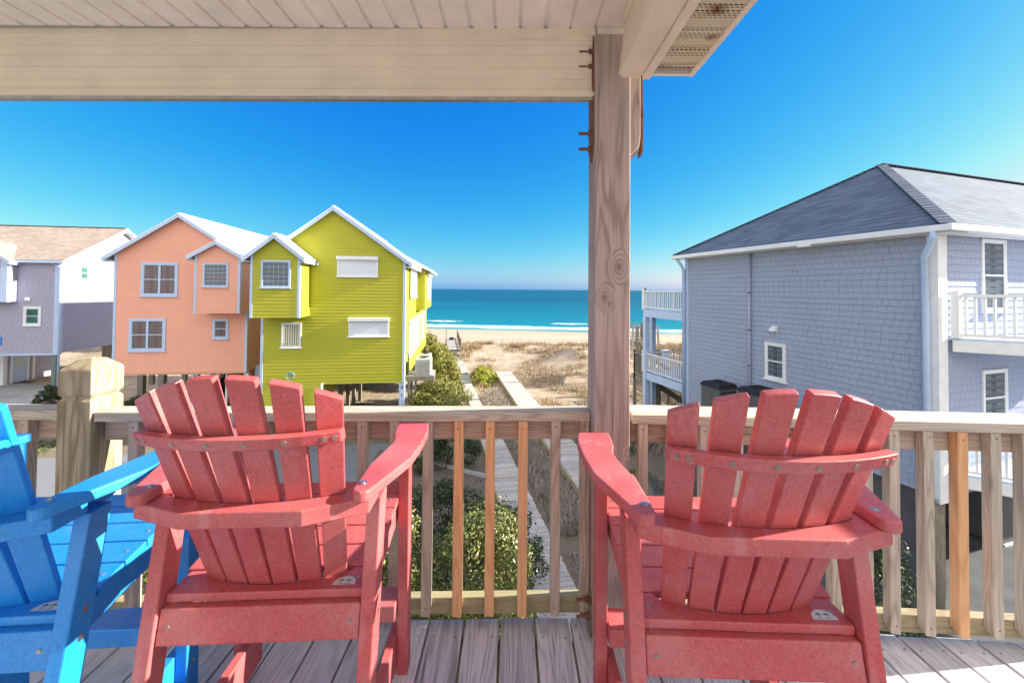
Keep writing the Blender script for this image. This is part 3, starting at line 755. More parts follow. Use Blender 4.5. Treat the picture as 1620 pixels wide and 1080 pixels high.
    for k in range(6):
        q = k - 2.5
        def P(s):                      # s: 0 bottom .. 1 top line centre of slat, back face
            pitch = .0640 + .0225*s
            x = q*pitch; z = zb_ + (zt_ - zb_)*s
            return Vector((x, ycen(z) + .92*x*x, z))
        def W(s): return .0290 + .0020*s
        def Tn(s):
            p = P(s); a = math.atan(2*.92*p.x); return Vector((math.cos(a), math.sin(a), 0))
        s_end = []
        nseg = 6
        # outline in slat coordinates, top cut on the common arc
        def ztop(x): return Z(0) + zt_ - .001 - 1.18*x*x
        rows = []
        for i in range(nseg+1):
            s = i/nseg*.93; c = P(s); tn = Tn(s); rows.append((c - tn*W(s), c + tn*W(s)))
        c0 = P(.93); c1 = P(1.08); tn = Tn(1.0); topL = []
        for j in range(9):
            e = -1 + 2*j/8
            base0 = c0 + Tn(.93)*W(.93)*e; base1 = c1 + tn*W(1.08)*e
            # slide along until the arc height is reached
            lo, hi = -2.0, 1.0
            for _ in range(26):
                mid = (lo+hi)/2; p = base0.lerp(base1, mid)
                if p.z - DZ < ztop(p.x): lo = mid
                else: hi = mid
            topL.append(base0.lerp(base1, lo))
        # drop body rows that reach above the cut
        zmin = min(p.z for p in topL) - .012
        rows = [r_ for r_ in rows if r_[0].z < zmin]
        a = math.atan(2*.92*P(.5).x); lean = math.atan(.385)
        nf = Vector((-math.sin(a), math.cos(a)*math.cos(lean)*1.0, math.sin(lean)*math.cos(a))).normalized()*.0205
        poly = [r_[0] for r_ in rows] + topL + [r_[1] for r_ in rows[::-1]]
        bk = [Vector((p.x, p.y, p.z - DZ)) for p in poly]; n = len(bk)
        vs = bk + [p + nf for p in bk]
        mb = MB(); fs = []
        # faces as strips to stay planar-ish
        nr = len(rows)
        def idx_l(i): return i
        def idx_r(i): return n-1-i
        for off, flip in ((0, False), (n, True)):
            for i in range(nr-1):
                f = (off+idx_l(i), off+idx_r(i), off+idx_r(i+1), off+idx_l(i+1)); fs.append(f[::-1] if flip else f)
            cap = [off+idx_l(nr-1), off+idx_r(nr-1)] + [off+nr+8-j for j in range(9)]
            fs.append(tuple(cap[::-1] if flip else cap))
        for i in range(n): fs.append((i, (i+1) % n, n+(i+1) % n, n+i))
        mb.add(vs, fs); sl = mb.build('back_slat', m, t, .003)
    # upper brace behind the slats
    def bz(x): return -.351
    pts = []
    for k in range(13):
        x = -.236 + .472*k/12; pts.append((x, ycen(-.351) + .92*x*x))
    mb = MB(); pl = [(x, y-.030, Z(-.366)) for x, y in pts] + [(x, y-.0015, Z(-.366)) for x, y in pts[::-1]]
    ext = Vector((0, -.385*.031, .031))
    mb.prism(pl, 0, ext); bc = mb.build('back_brace', m, t, .004, 3)
    s = MB()
    for x in (-.222, -.200, -.121, -.040, .041, .122, .202, .223):
        y = ycen(-.351) + .92*x*x - .0315; a = math.atan(1.84*x); nn = Vector((math.sin(a), -math.cos(a)*.93, -.36))
        p = Vector((x, y-.004, Z(-.351))); s.tube([p - nn*.003, p + nn*.0015], .0062, 12)
    s.build_each('screw', M['screw'], bc)
    return t
make_chair('red', 'red slatted patio chair between the blue chair and the porch post', (-.641, 1.003, DZ), R(3.0))
make_chair('red', 'red slatted patio chair in front of the grey purple house, right of the porch post', (.576, .915, DZ), R(-1.8))
make_chair('blue', 'bright blue slatted patio chair cut off by the left edge', (-1.339, .903, DZ), R(5.0))

# added board screen right of the view, there to shade the deck
ps = empty('added_shade_screen', (2.75, 0, DZ), 0, 'added board screen out of view that shades the deck', 'screen')
mb = MB()
for i in range(18): mb.box(-.012, .012, -1.09+.143*i, -1.09+.143*i+.139, .05, 1.62)
mb.build('boards', M['balr'], ps)
MB().box(-.06, .06, -1.11, 1.485, 1.621, 1.66).build('cap_rail', M['railx'], ps)
for y in (-1.0, .2, 1.35): MB().box(.013, .102, y, y+.089, 0, 1.62).build('rail_post', M['balr'], ps)
# ================================================================== HOUSES
class House:
    def __init__(s, name, origin, deg, label, cat='house'):
        s.O = Vector((origin[0], origin[1], 0)); s.th = R(deg)
        s.root = empty(name, s.O, s.th, label, cat)
        s.X = Vector((math.cos(s.th), math.sin(s.th), 0)); s.Y = Vector((-math.sin(s.th), math.cos(s.th), 0))
    def hit(s, u, v, n, c):         # plane n.p = c in local coordinates, n is 'x' or 'y'
        d = ray(u, v); N = s.X if n == 'x' else s.Y
        p = d * ((c + N.dot(s.O)) / N.dot(d)); q = p - s.O
        return q.dot(s.X), q.dot(s.Y), p.z
    def fy(s, u, v, y=0): q = s.hit(u, v, 'y', y); return q[0], q[2]
    def fx(s, u, v, x=0): q = s.hit(u, v, 'x', x); return q[1], q[2]
def face_m(P0, sdir, ndir):
    m = Matrix.Identity(4); m.col[0][:3] = sdir; m.col[1][:3] = ndir; m.col[2][:3] = (0, 0, 1); m.col[3][:3] = P0; return m
FY = lambda y=0: face_m((0, y, 0), (1, 0, 0), (0, -1, 0))     # faces the camera (-y)
FX = lambda x=0: face_m((x, 0, 0), (0, 1, 0), (1, 0, 0))      # faces +x
FXL = lambda x=0: face_m((x, 0, 0), (0, 1, 0), (-1, 0, 0))    # faces -x
def span(poly, z):
    xs = []
    for (a, b) in zip(poly, poly[1:] + poly[:1]):
        if (a[1] - z) * (b[1] - z) <= 0 and abs(a[1] - b[1]) > 1e-9:
            xs.append(a[0] + (b[0]-a[0]) * (z - a[1]) / (b[1]-a[1]))
        elif abs(a[1]-z) < 1e-6 and abs(b[1]-z) < 1e-6: xs += [a[0], b[0]]
    return (min(xs), max(xs)) if xs else None
def lap(mb, Mx, poly, ex=.147, t=.016, back=.10):
    """overlapping boards: each row tilts out at its lower edge; a solid wall stands behind"""
    z0 = min(p[1] for p in poly); z1 = max(p[1] for p in poly); z = z0; rr = random.Random(int(z0*100))
    mb.prism([(p[0], -.002, p[1]) for p in poly], 0, (0, -back, 0), Mx)
    while z < z1 - .004:
        zt = min(z + ex, z1 - .0005); a = span(poly, z + 1e-4); b = span(poly, zt - 1e-4)
        if a and b:
            w = t + rr.uniform(-.0015, .0015)
            mb.add([(a[0], w, z), (a[1], w, z), (b[1], .003, zt), (b[0], .003, zt)], [(0, 1, 2, 3)], Mx)
            mb.add([(a[0], -.001, z), (a[1], -.001, z), (a[1], w, z), (a[0], w, z)], [(0, 1, 2, 3)], Mx)
        z += ex
def window(root, Mx, s0, s1, z0, z1, style='sash', trim=.09, tm='white', gl='glass'):
    mb = MB(); d = .045
    mb.box(s0-trim, s1+trim, .002, d, z1, z1+trim, Mx); mb.box(s0-trim, s1+trim, .002, d+.012, z0-trim, z0, Mx)
    mb.box(s0-trim, s0, .002, d, z0, z1, Mx); mb.box(s1, s1+trim, .002, d, z0, z1, Mx)
    fr = mb.build('window', M[tm], root, .004)
    units = 2 if style == 'double' else 1; W = (s1 - s0) / units
    if units == 2: MB().box(s0+W-.055, s0+W+.055, .036, d-.002, z0, z1, Mx).build('mullion', M[tm], fr, .003)
    MB().box(s0-trim-.04, s1+trim+.04, .003, d+.05, z0-trim-.035, z0-trim-.001, Mx).build('sill', M[tm], fr, .004)
    if style in ('sash', 'double'):
        for k in range(units):
            a, b = s0 + k*W, s0 + (k+1)*W; zm = (z0+z1)/2; q = .035
            sm = MB()
            sm.box(a, a+q, .003, .035, z0, z1, Mx); sm.box(b-q, b, .003, .035, z0, z1, Mx)
            sm.box(a+q, b-q, .003, .035, z0, z0+q, Mx); sm.box(a+q, b-q, .003, .035, z1-q, z1, Mx); sm.box(a+q, b-q, .003, .033, zm-q*.6, zm+q*.6, Mx)
            sm.build('sash', M[tm], fr)
            MB().box(a+q, b-q, .018, .022, zm+q*.6, z1-q, Mx).build('pane', M[gl], fr)
            MB().box(a+q, b-q, .018, .022, z0+q, zm-q*.6, Mx).build('pane', M[gl], fr)
            MB().box(a+q, b-q, .0032, .005, z0+q, z1-q, Mx).build('dark_backing', M['dark'], fr)  # thin black panel stands for the unlit room behind the glass
            # curtain folds just behind the panes
            cu = MB(); n = 14
            for side in (0, 1):
                xa = a+q + (0 if side == 0 else (b-a-2*q)*.62); xb = xa + (b-a-2*q)*.38
                vs = []
                for i in range(n+1): vs.append((xa + (xb-xa)*i/n,   .007 + .006*(i % 2), z0+q)); vs.append((xa + (xb-xa)*i/n, .007 + .006*(i % 2), z1-q))
                cu.add(vs, [(2*i, 2*i+2, 2*i+3, 2*i+1) for i in range(n)], Mx)
            cu.build('curtain', M['curtain'], fr)
    elif style == 'block':
        bl = MB(); n = max(3, round((s1-s0)/.2)); mrows = max(3, round((z1-z0)/.2)); g = .012
        for i in range(n):
            for j in range(mrows):
                a = s0 + (s1-s0)*i/n; c = z0 + (z1-z0)*j/mrows
                bl.box(a+g, a+(s1-s0)/n-g, .004, .03, c+g, c+(z1-z0)/mrows-g, Mx)
        MB().box(s0, s1, .002, .012, z0, z1, Mx).build('grout', M['bwhite'], fr)
        o = bl.build('glass_blocks', M['block'], fr, .006)
    elif style == 'shutter':
        MB().box(s0, s1, .003, .03, z0, z1, Mx).build('roll_shutter', M['shutter'], fr)
        MB().box(s0-trim-.02, s1+trim+.02, .003, .16, z1-.02, z1+trim+.07, Mx).build('shutter_box', M['white'], fr, .01)
    elif style == 'blinds':
        MB().box(s0, s1, .003, .008, z0, z1, Mx).build('pane', M['glass'], fr)
        bl = MB(); n = 7
        for i in range(n):
            a = s0 + (s1-s0)*(i+.15)/n; bl.add([(a, .012, z0), (a+(s1-s0)/n*.62, .035, z0), (a+(s1-s0)/n*.62, .035, z1), (a, .012, z1)], [(0, 1, 2, 3)], Mx)
        bl.build('vertical_blinds', M['white'], fr)
    return fr
def slab(mb, pts, t):
    """roof slab: top polygon pts (3d), thickness t straight down"""
    mb.prism([(p[0], p[1], p[2]) for p in pts], 0, (0, 0, -t))
def gable_roof(root, x0, x1, xm, ze, zm, y0, y1, oh, ohf, mat, fm='bwhite', th=.10, ohb=None):
    """ridge along local y from y0-ohf to y1; eaves at x0, x1 height ze (wall line)"""
    sl = (zm - ze) / (xm - x0); sr = (zm - ze) / (x1 - xm); ya, yb = y0 - ohf, y1 + (oh if ohb is None else ohb); lift = .10
    L = (x0-oh, ze - sl*oh + lift); Rr = (x1+oh, ze - sr*oh + lift); T = (xm, zm + lift)
    mb = MB()
    slab(mb, [(L[0], ya, L[1]), (T[0]-.001, ya, T[1]), (T[0]-.001, yb, T[1]), (L[0], yb, L[1])], th*.35)
    slab(mb, [(T[0]+.001, ya, T[1]), (Rr[0], ya, Rr[1]), (Rr[0], yb, Rr[1]), (T[0]+.001, yb, T[1])], th*.35)
    # standing seams and ridge roll
    y = ya + .3
    while y < yb and mat == 'roofw':
        mb.bar((L[0]+.02, y, L[1]+.012), (T[0]-.02, y, T[1]+.012), .02, .03, (0,1,0)); mb.bar((T[0]+.02, y, T[1]+.012), (Rr[0]-.02, y, Rr[1]+.012), .02, .03, (0,1,0)); y += .42
    mb.bar((T[0], ya, T[1]+.012), (T[0], yb, T[1]+.012), .12, .03)
    rf = mb.build('roof', M[mat], root)
    mb = MB(); w = .17
    for (A, B) in ((L, T), (T, Rr)):
        mb.add([(A[0], ya+.012, A[1]-.036), (B[0], ya+.012, B[1]-.036), (B[0], ya+.012, B[1]-.036-w), (A[0], ya+.012, A[1]-.036-w),
                (A[0], ya+.04, A[1]-.036), (B[0], ya+.04, B[1]-.036), (B[0], ya+.04, B[1]-.036-w), (A[0], ya+.04, A[1]-.036-w)],
               [(0,1,2,3), (7,6,5,4), (0,4,5,1), (1,5,6,2), (2,6,7,3), (3,7,4,0)])
    mb.build('rake_board', M[fm], rf)
    mb = MB()
    mb.box(L[0]+.01, L[0]+.035, ya+.045, yb, L[1]-.036-w, L[1]-.037); mb.box(Rr[0]-.035, Rr[0]-.01, ya+.045, yb, Rr[1]-.036-w, Rr[1]-.037)
    mb.build_each('eave_fascia', M[fm], rf)
    # soffit under the overhangs
    mb = MB()
    mb.hexa([(L[0]+.036, ya+.045, L[1]-.17), (x0-.01, ya+.045, L[1]-.17), (x0-.01, yb, L[1]-.17), (L[0]+.036, yb, L[1]-.17)], [(L[0]+.036, ya+.045, L[1]-.155), (x0-.01, ya+.045, L[1]-.155), (x0-.01, yb, L[1]-.155), (L[0]+.036, yb, L[1]-.155)])
    mb.hexa([(x1+.02, ya+.045, Rr[1]-.17), (Rr[0]-.036, ya+.045, Rr[1]-.17), (Rr[0]-.036, yb, Rr[1]-.17), (x1+.02, yb, Rr[1]-.17)], [(x1+.02, ya+.045, Rr[1]-.155), (Rr[0]-.036, ya+.045, Rr[1]-.155), (Rr[0]-.036, yb, Rr[1]-.155), (x1+.02, yb, Rr[1]-.155)])
    mb.build_each('soffit', M['white'], rf)
    return rf
def text_mesh(txt, size, mat, parent, Mx, depth=.004):
    cu = bpy.data.curves.new('number', 'FONT'); cu.body = txt; cu.size = size; cu.extrude = depth; cu.align_x = 'CENTER'; cu.align_y = 'CENTER'
    o = bpy.data.objects.new('tmp', cu); COL.objects.link(o); bpy.context.view_layer.update()
    me = bpy.data.meshes.new_from_object(o); bpy.data.objects.remove(o); bpy.data.curves.remove(cu)
    n = bpy.data.objects.new('number', me); COL.objects.link(n); me.materials.clear(); me.materials.append(M[mat]); n.parent = parent
    me.transform(Mx @ Matrix.Rotation(R(90), 4, 'X')); return n
def spout(root, pts, r=.045, mat='bwhite'):
    return MB().tube(pts, r, 8).build('downspout', M[mat], root, 0, 2, True)
ZB = -4.35; ZTOP = 1.33

# ------------------------------------------------ lime green house
H = House('lime_house', (-5.0, 18.65), 8, 'lime green lap sided beach house with a white metal roof, standing on piles')
r_ = H.root; xl = H.fy(412, 600)[0]; D = 13.5
xb0 = H.fy(511, 610)[0]
ax_, az_ = H.fy(529.6, 331); xmid = ax_
zeL = ZTOP - .0; er = (az_ - ZTOP) / (0 - xmid); zleft = az_ - er * (xmid - xl)
mb = MB()
lap(mb, FY(), [(xl, ZB), (0, ZB), (0, ZTOP), (xmid, az_), (xl, zleft)])
lap(mb, FY(), [(xl, GZ-.02), (xb0, GZ-.02), (xb0, ZB-.001), (xl, ZB-.001)])
lap(mb, FX(), [(.101, ZB), (D, ZB), (D, ZTOP), (.101, ZTOP)])
lap(mb, FX(xb0), [(.101, GZ-.02), (1.7, GZ-.02), (1.7, ZB-.05), (.101, ZB-.05)])
lap(mb, FXL(xl), [(.101, GZ-.02), (D, GZ-.02), (D, zleft), (.101, zleft)])
wl = mb.build('wall', M['lime'], r_)
MB().box(xl+.1, -.1, .1, D-.001, ZB-.02, ZB+.12).build('floor_joist', M['pile'], r_)
MB().prism([(xl+.1, D-.1, ZB), (-.1, D-.1, ZB), (-.1, D-.1, ZTOP), (xmid, D-.1, az_-.1), (xl+.1, D-.1, zleft)], 0, (0, .09, 0)).build('rear_wall', M['lime'], r_)
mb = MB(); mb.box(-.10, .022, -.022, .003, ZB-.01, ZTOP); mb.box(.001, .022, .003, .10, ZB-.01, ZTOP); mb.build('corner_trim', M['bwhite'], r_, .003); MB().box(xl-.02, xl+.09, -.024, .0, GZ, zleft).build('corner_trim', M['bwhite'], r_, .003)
gable_roof(r_, xl, 0, xmid, min(ZTOP, ZTOP), az_, 0, D, .33, .28, 'roofw') if abs(zleft-ZTOP) < .15 else gable_roof(r_, xmid-(0-xmid), 0, xmid, ZTOP, az_, 0, D, .33, .28, 'roofw')
Mx = FY()
def fr_rect(Hh, u0, v0, u1, v1, y=0):
    a = Hh.fy(u0, v1, y); b = Hh.fy(u1, v0, y); return a[0], b[0], a[1], b[1]
s0, s1, z0, z1 = fr_rect(H, 536, 411, 596, 435); window(r_, Mx, s0, s1, z0, z1, 'shutter', .07)
s0, s1, z0, z1 = fr_rect(H, 554, 507, 613, 530); window(r_, Mx, s0, s1, z0, z1, 'shutter', .07)
s0, s1, z0, z1 = fr_rect(H, 448, 513, 474, 547); window(r_, Mx, s0, s1, z0, z1, 'blinds', .08)
# round metal disc with a tree cut in it
cx, cz = H.fy(460, 594.5); rr0 = .17; dd = MB(); n = 28
ring = []
for k in range(n+1):
    a = 2*math.pi*k/n; ring.append((cx + rr0*math.cos(a), -.045, cz + rr0*math.sin(a)))
dd.tube(ring, .013, 6, False)
for (ax2, az2, bx2, bz2, w) in ((0, -.14, 0, -.0, .022), (0, -.02, -.07, .06, .014), (0, -.02, .075, .065, .014), (0, 0, .01, .11, .014), (-.10, -.12, .10, -.12, .025), (-.04, .03, -.10, .05, .01), (.04, .03, .12, .03, .01)):
    dd.bar((cx+ax2, -.045, cz+az2), (cx+bx2, -.045, cz+bz2), w, .012, (0, 1, 0))
for k in range(9):
    a = math.pi*(.08 + .84*k/8); dd.tube([(cx + .10*math.cos(a), -.043, cz+.02 + .10*math.sin(a)), (cx + .10*math.cos(a), -.05, cz+.02 + .10*math.sin(a))], .034, 7)
tg = dd.build('wall_disc', M['teal'], r_)
# front bay on the left
D1 = -1.2
bx0, bz0 = H.fy(395.5, 502.6, D1); bx1, _ = H.fy(473, 502.6, D1); _, bze = H.fy(473, 404, D1); bxm = (bx0+bx1)/2; _, bzm = H.fy(434, 374, D1)
bay = MB()
lap(bay, FY(D1), [(bx0, bz0), (bx1, bz0), (bx1, bze), (bxm, bzm), (bx0, bze)])
lap(bay, FX(bx1), [(D1+.101, bz0), (-.02, bz0), (-.02, bze), (D1+.101, bze)])
lap(bay, FXL(bx0), [(D1+.101, bz0), (-.02, bz0), (-.02, bze), (D1+.101, bze)])
bay.box(bx0+.1, bx1-.1, D1+.1, -.02, bz0-.001, bz0+.08)
bo = bay.build('bay', M['lime'], r_)
mb = MB(); MB().box(bx0-.02, bx0+.08, D1-.024, D1+.001, bz0-.01, bze).build('corner_trim', M['bwhite'], bo); mb.box(bx1-.08, bx1+.022, D1-.024, D1+.001, bz0-.01, bze); mb.box(bx1+.001, bx1+.022, D1+.002, D1+.09, bz0-.01, bze); mb.build('corner_trim', M['bwhite'], bo)
q = fr_rect(H, 416, 415, 457, 452, D1); window(bo.parent, FY(D1), *q[:2], *q[2:], 'block', .08, 'bwhite')
gable_roof(r_, bx0, bx1, bxm, bze, bzm, D1, .05, .28, .24, 'roofw', 'bwhite', .1, -.03)
# side bay over the sea
P = .52; y0b = H.hit(658, 480, 'x', 0)[1]; zb_s = -1.25; L = 5.9
sb = MB()
lap(sb, FY(y0b), [(.02, zb_s), (P, zb_s), (P, ZTOP-.22), (.02, ZTOP+.02)])
lap(sb, FX(P), [(y0b+.101, zb_s), (y0b+L, zb_s), (y0b+L, ZTOP-.22), (y0b+.101, ZTOP-.22)])
sb.box(.02, P-.1, y0b+.1, y0b+L, zb_s-.001, zb_s+.1)
so2 = sb.build('side_bay', M['lime'], r_)
MB().hexa([(.05, y0b-.45, ZTOP+.02), (P+.42, y0b-.45, ZTOP-.32), (P+.42, y0b+L+.3, ZTOP-.32), (.05, y0b+L+.3, ZTOP+.02)], [(-.9, y0b-.45, ZTOP+.78), (P+.42, y0b-.45, ZTOP-.20), (P+.42, y0b+L+.3, ZTOP-.20), (-.9, y0b+L+.3, ZTOP+.78)]).build('bay_roof', M['roofw'], so2)
for (u0, u1, va, vb) in ((647, 657, 421, 472),):
    ya = H.fx(u0, 450)[0]; yb = H.fx(u1, 450)[0]; zt = H.fx(u0, va)[1]; zb2 = H.fx(u0, vb)[1]; window(r_, FX(.06), ya+.1, yb-.1, zb2+.1, zt, 'shutter', .08)
for (u0, u1) in ((645.5, 653), (655.5, 661), (664.5, 669)):
    ya = H.fx(u0, 540)[0]; yb = H.fx(u1, 540)[0]; window(r_, FX(.03), ya, yb, -3.35, -1.75, 'shutter', .08)
window(r_, FX(P+.03), y0b+1.2, y0b+3.8, -.55, .8, 'shutter', .08)
# piles and number plate
for (u, y, w, mt) in ((635.5, .02, .25, 'bwhite'), (538, 1.9, .20, 'pile'), (550, 3.2, .18, 'pile'), (559, 4.6, .18, 'pile'), (569, 6.0, .18, 'pile'), (579, 9.0, .22, 'pile'), (604, 12.6, .22, 'pile'), (632, 12.8, .22, 'pile')):
    x = H.hit(u, 620, 'y', y)[0]; o = MB().box(x-w/2, x+w/2, y, y+w, GZ-.3, ZB-.021).build('pile', M[mt], r_, .004)
x = H.fy(635.5, 612)[0]; text_mesh('8', .24, 'black', r_, Matrix.Translation((x, .012, H.fy(635.5, 612.5)[1]))); text_mesh('1', .24, 'black', r_, Matrix.Translation((x, .012, H.fy(635.5, 625)[1])))
spout(r_, [(xb0-.03, -.08, ZB+.05), (xb0-.03, -.08, GZ+.05)], .05, 'white')
# outdoor units on their platform
pf = empty('unit_platform', (0, 0, 0), 0, 'grey timber platform beside the lime house carrying two air conditioners', 'platform')
pf.location = H.O; pf.rotation_euler = (0, 0, H.th)
mb = MB(); zp = -4.14
for i in range(10): mb.box(.05, 1.32, .35+.14*i, .35+.14*i+.13, zp-.035, zp)
mb.build('platform_top', M['walk'], pf)
mb = MB(); mb.box(.05, 1.34, .31, .349, zp-.24, zp-.01); mb.box(1.321, 1.36, .35, 1.76, zp-.24, zp-.01); mb.build('rim_board', M['pile'], pf)
for (x, y) in ((.12, .38), (.42, .55), (1.2, .38), (1.2, 1.6), (.12, 1.6)): MB().box(x, x+.10, y, y+.10, GZ-.2, zp-.036).build('leg', M['pile'], pf)
def ac_unit(loc, rz, w, h, m, label, dome=False):
    a = empty('air_conditioner', loc, rz, label, 'air conditioner', None)
    b = MB(); c = .07; k = w/2
    o8 = [(-k+c, -k), (k-c, -k), (k, -k+c), (k, k-c), (k-c, k), (-k+c, k), (-k, k-c), (-k, -k+c)]
    b.prism([(x, y, .03) for x, y in o8], 0, (0, 0, h-.09)); b.build('housing', M[m], a, .006)
    g = MB(); n = int((h-.2)/.035)
    for i in range(n):
        z = .09 + i*.035
        g.box(-k+c, k-c, -k-.008, -k-.001, z, z+.012); g.box(k+.001, k+.008, -k+c, k-c, z, z+.012)
    g.build('louvres', M['black' if m == 'acdark' else 'ac'], a)
    t = MB(); s = 1.03 if not dome else 1.05; hh = .06 if not dome else .14
    t.hexa([(-k*s, -k*s, h-.06), (k*s, -k*s, h-.06), (k*s, k*s, h-.06), (-k*s, k*s, h-.06)], [(-k*s*.8, -k*s*.8, h-.06+hh), (k*s*.8, -k*s*.8, h-.06+hh), (k*s*.8, k*s*.8, h-.06+hh), (-k*s*.8, k*s*.8, h-.06+hh)])
    t.build('top_cover', M['black' if dome else m], a, .02, 3)
    f = MB(); 
    for i in range(1, 6): 
        ring = [(k*.13*i*math.cos(2*math.pi*j/24), k*.13*i*math.sin(2*math.pi*j/24), h-.055+hh) for j in range(25)]; f.tube(ring, .006, 5, False)
    f.build('fan_guard', M['black'], a)
    MB().box(-k, k, -k, k, 0, .03).build('base', M['foundation'], a)
    return a
wp = lambda Hh, x, y, z: tuple(Hh.O + Hh.X*x + Hh.Y*y + Vector((0, 0, z)))
ac_unit(wp(H, .83, .78, zp), H.th, .78, .80, 'ac', 'beige air conditioner at the near end of the platform beside the lime house')
ac_unit(wp(H, .86, 1.50+.08, zp), H.th, .58, .86, 'ac', 'slimmer beige air conditioner behind the first one on the lime house platform')
LIME = H

# ------------------------------------------------ peach house
H = House('peach_house', (-13.78, 20.77), 7, 'peach lap sided beach house with a white metal roof and cars parked beneath')
r_ = H.root; D = 11.0; xl = H.fy(178.5, 560)[0]
xmid, az_ = H.fy(288, 342); z_r = H.fy(391, 560)[1]
ze = H.fy(180, 402)[1]; er = (az_ - ze)/(xmid - xl); zr = az_ - er*(0 - xmid)
mb = MB()
lap(mb, FY(), [(xl, ZB), (0, ZB), (0, zr), (xmid, az_), (xl, ze)])
lap(mb, FX(), [(.101, ZB), (D, ZB), (D, zr), (.101, zr)]); lap(mb, FXL(xl), [(.101, ZB), (D, ZB), (D, ze), (.101, ze)])
lap(mb, FX(-.35), [(1.0, GZ), (D-.3, GZ), (D-.3, ZB-.03), (1.0, ZB-.03)])
mb.build('wall', M['peach'], r_)
MB().box(xl+.1, -.1, .1, D, ZB-.02, ZB+.1).build('floor_joist', M['pile'], r_)
MB().box(xl, 0, -.03, .02, ZB-.09, ZB-.003).build('skirt_board', M['peachd'], r_)
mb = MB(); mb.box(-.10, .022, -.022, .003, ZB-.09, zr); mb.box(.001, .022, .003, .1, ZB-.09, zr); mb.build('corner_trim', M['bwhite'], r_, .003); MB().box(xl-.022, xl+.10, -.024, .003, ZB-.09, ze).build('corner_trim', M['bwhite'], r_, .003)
gable_roof(r_, xl, xmid+(xmid-xl), xmid, ze, az_, 0, D, .40, .30, 'roofw') if zr > ze-.3 else gable_roof(r_, xl, 0, xmid, ze, az_, 0, D, .4, .3, 'roofw')
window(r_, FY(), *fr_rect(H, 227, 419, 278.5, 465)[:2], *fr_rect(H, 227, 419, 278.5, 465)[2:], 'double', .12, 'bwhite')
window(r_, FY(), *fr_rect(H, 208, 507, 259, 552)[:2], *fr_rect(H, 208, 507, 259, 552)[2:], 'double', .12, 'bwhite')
window(r_, FY(), *fr_rect(H, 339.5, 507, 359, 533)[:2], *fr_rect(H, 339.5, 507, 359, 533)[2:], 'sash', .10, 'bwhite')
D1 = -1.0
bx0, bz0 = H.fy(307, 495.5, D1); bx1, _ = H.fy(378.5, 495.5, D1); _, bze = H.fy(378, 404, D1); bxm = (bx0+bx1)/2; _, bzm = H.fy(340, 384, D1)
bay = MB()
lap(bay, FY(D1), [(bx0, bz0), (bx1, bz0), (bx1, bze), (bxm, bzm), (bx0, bze)])
lap(bay, FX(bx1), [(D1+.101, bz0), (-.02, bz0), (-.02, bze), (D1+.101, bze)]); lap(bay, FXL(bx0), [(D1+.101, bz0), (-.02, bz0), (-.02, bze), (D1+.101, bze)])
bay.box(bx0+.1, bx1-.1, D1+.1, -.02, bz0-.001, bz0+.08)
bo = bay.build('bay', M['peach'], r_)
mb = MB(); MB().box(bx0-.02, bx0+.09, D1-.024, D1+.001, bz0-.01, bze).build('corner_trim', M['bwhite'], bo); mb.box(bx1-.09, bx1+.022, D1-.024, D1+.001, bz0-.01, bze); mb.box(bx1+.001, bx1+.022, D1+.002, D1+.09, bz0-.01, bze); mb.build('corner_trim', M['bwhite'], bo)
q = fr_rect(H, 324, 419, 359, 451, D1); window(r_, FY(D1), *q[:2], *q[2:], 'block', .09, 'bwhite')
gable_roof(r_, bx0, bx1, bxm, bze, bzm, D1, .05, .28, .24, 'roofw', 'bwhite', .1, -.03)
for (u, y, w, mt) in ((221, 4.5, .30, 'pile'), (254, .02, .26, 'pile'), (307.5, .02, .26, 'bwhite'), (336, .6, .22, 'pile'), (358, .3, .09, 'white'), (389, .02, .22, 'bwhite'), (238, 8, .25, 'pile'), (290, 8, .25, 'pile'), (350, 8, .25, 'pile')):
    x = H.hit(u, 610, 'y', y)[0]; MB().box(x-w/2, x+w/2, y, y+w, GZ-.3, ZB-.092).build('pile', M[mt], r_, .004)
x = H.fy(307.5, 600)[0]; zc = H.fy(307.5, 596)[1]; text_mesh('8', .26, 'black', r_, Matrix.Translation((x, .012, zc)))
text_mesh('3', .24, 'black', r_, Matrix.Translation((x, .012, zc-.32)))
MB().box(-.05, .28, -.03+1.0, 1.1, H.fy(404, 602)[1], H.fy(404, 583)[1]).build('meter_box', M['bwhite'], r_, .01)
PEACH = H

# ------------------------------------------------ lavender house
H = House('lavender_house', (-29.5, 26.0), 8, 'lavender grey shingled house with a tan roof and open carport, far left')
r_ = H.root; D = 9.4; xl = -14.0; zt = 1.75; zr = 4.35; ym = 4.7
mb = MB()
lap(mb, FY(), [(xl, ZB), (0, ZB), (0, zt), (xl, zt)], .155)
lap(mb, FX(), [(.101, ZB), (D, ZB), (D, zt), (ym, zr), (.101, zt+.05)], .155)
mb.build('wall', M['lav'], r_)
MB().box(xl, -.1, .1, D, ZB-.02, ZB+.1).build('carport_ceiling', M['white'], r_)
MB().box(xl, .03, -.03, .03, ZB-.12, ZB-.003).build('skirt_board', M['bwhite'], r_)
mb = MB(); mb.box(-.30, .022, -.022, .003, ZB, zt); mb.box(.001, .022, .003, .2, ZB-.1, zt); mb.build('corner_trim', M['bwhite'], r_, .003)
mb = MB(); sl = (zr-zt)/ym; e = .35
slab(mb, [(xl-.3, -e, zt-sl*e+.14), (.45, -e, zt-sl*e+.14), (.45, ym, zr+.14), (xl-.3, ym, zr+.14)], .05)
slab(mb, [(xl-.3, ym, zr+.139), (.45, ym, zr+.139), (.45, D+e, zt-sl*e+.139), (xl-.3, D+e, zt-sl*e+.139)], .05)
rf = mb.build('roof', M['tanroof'], r_)
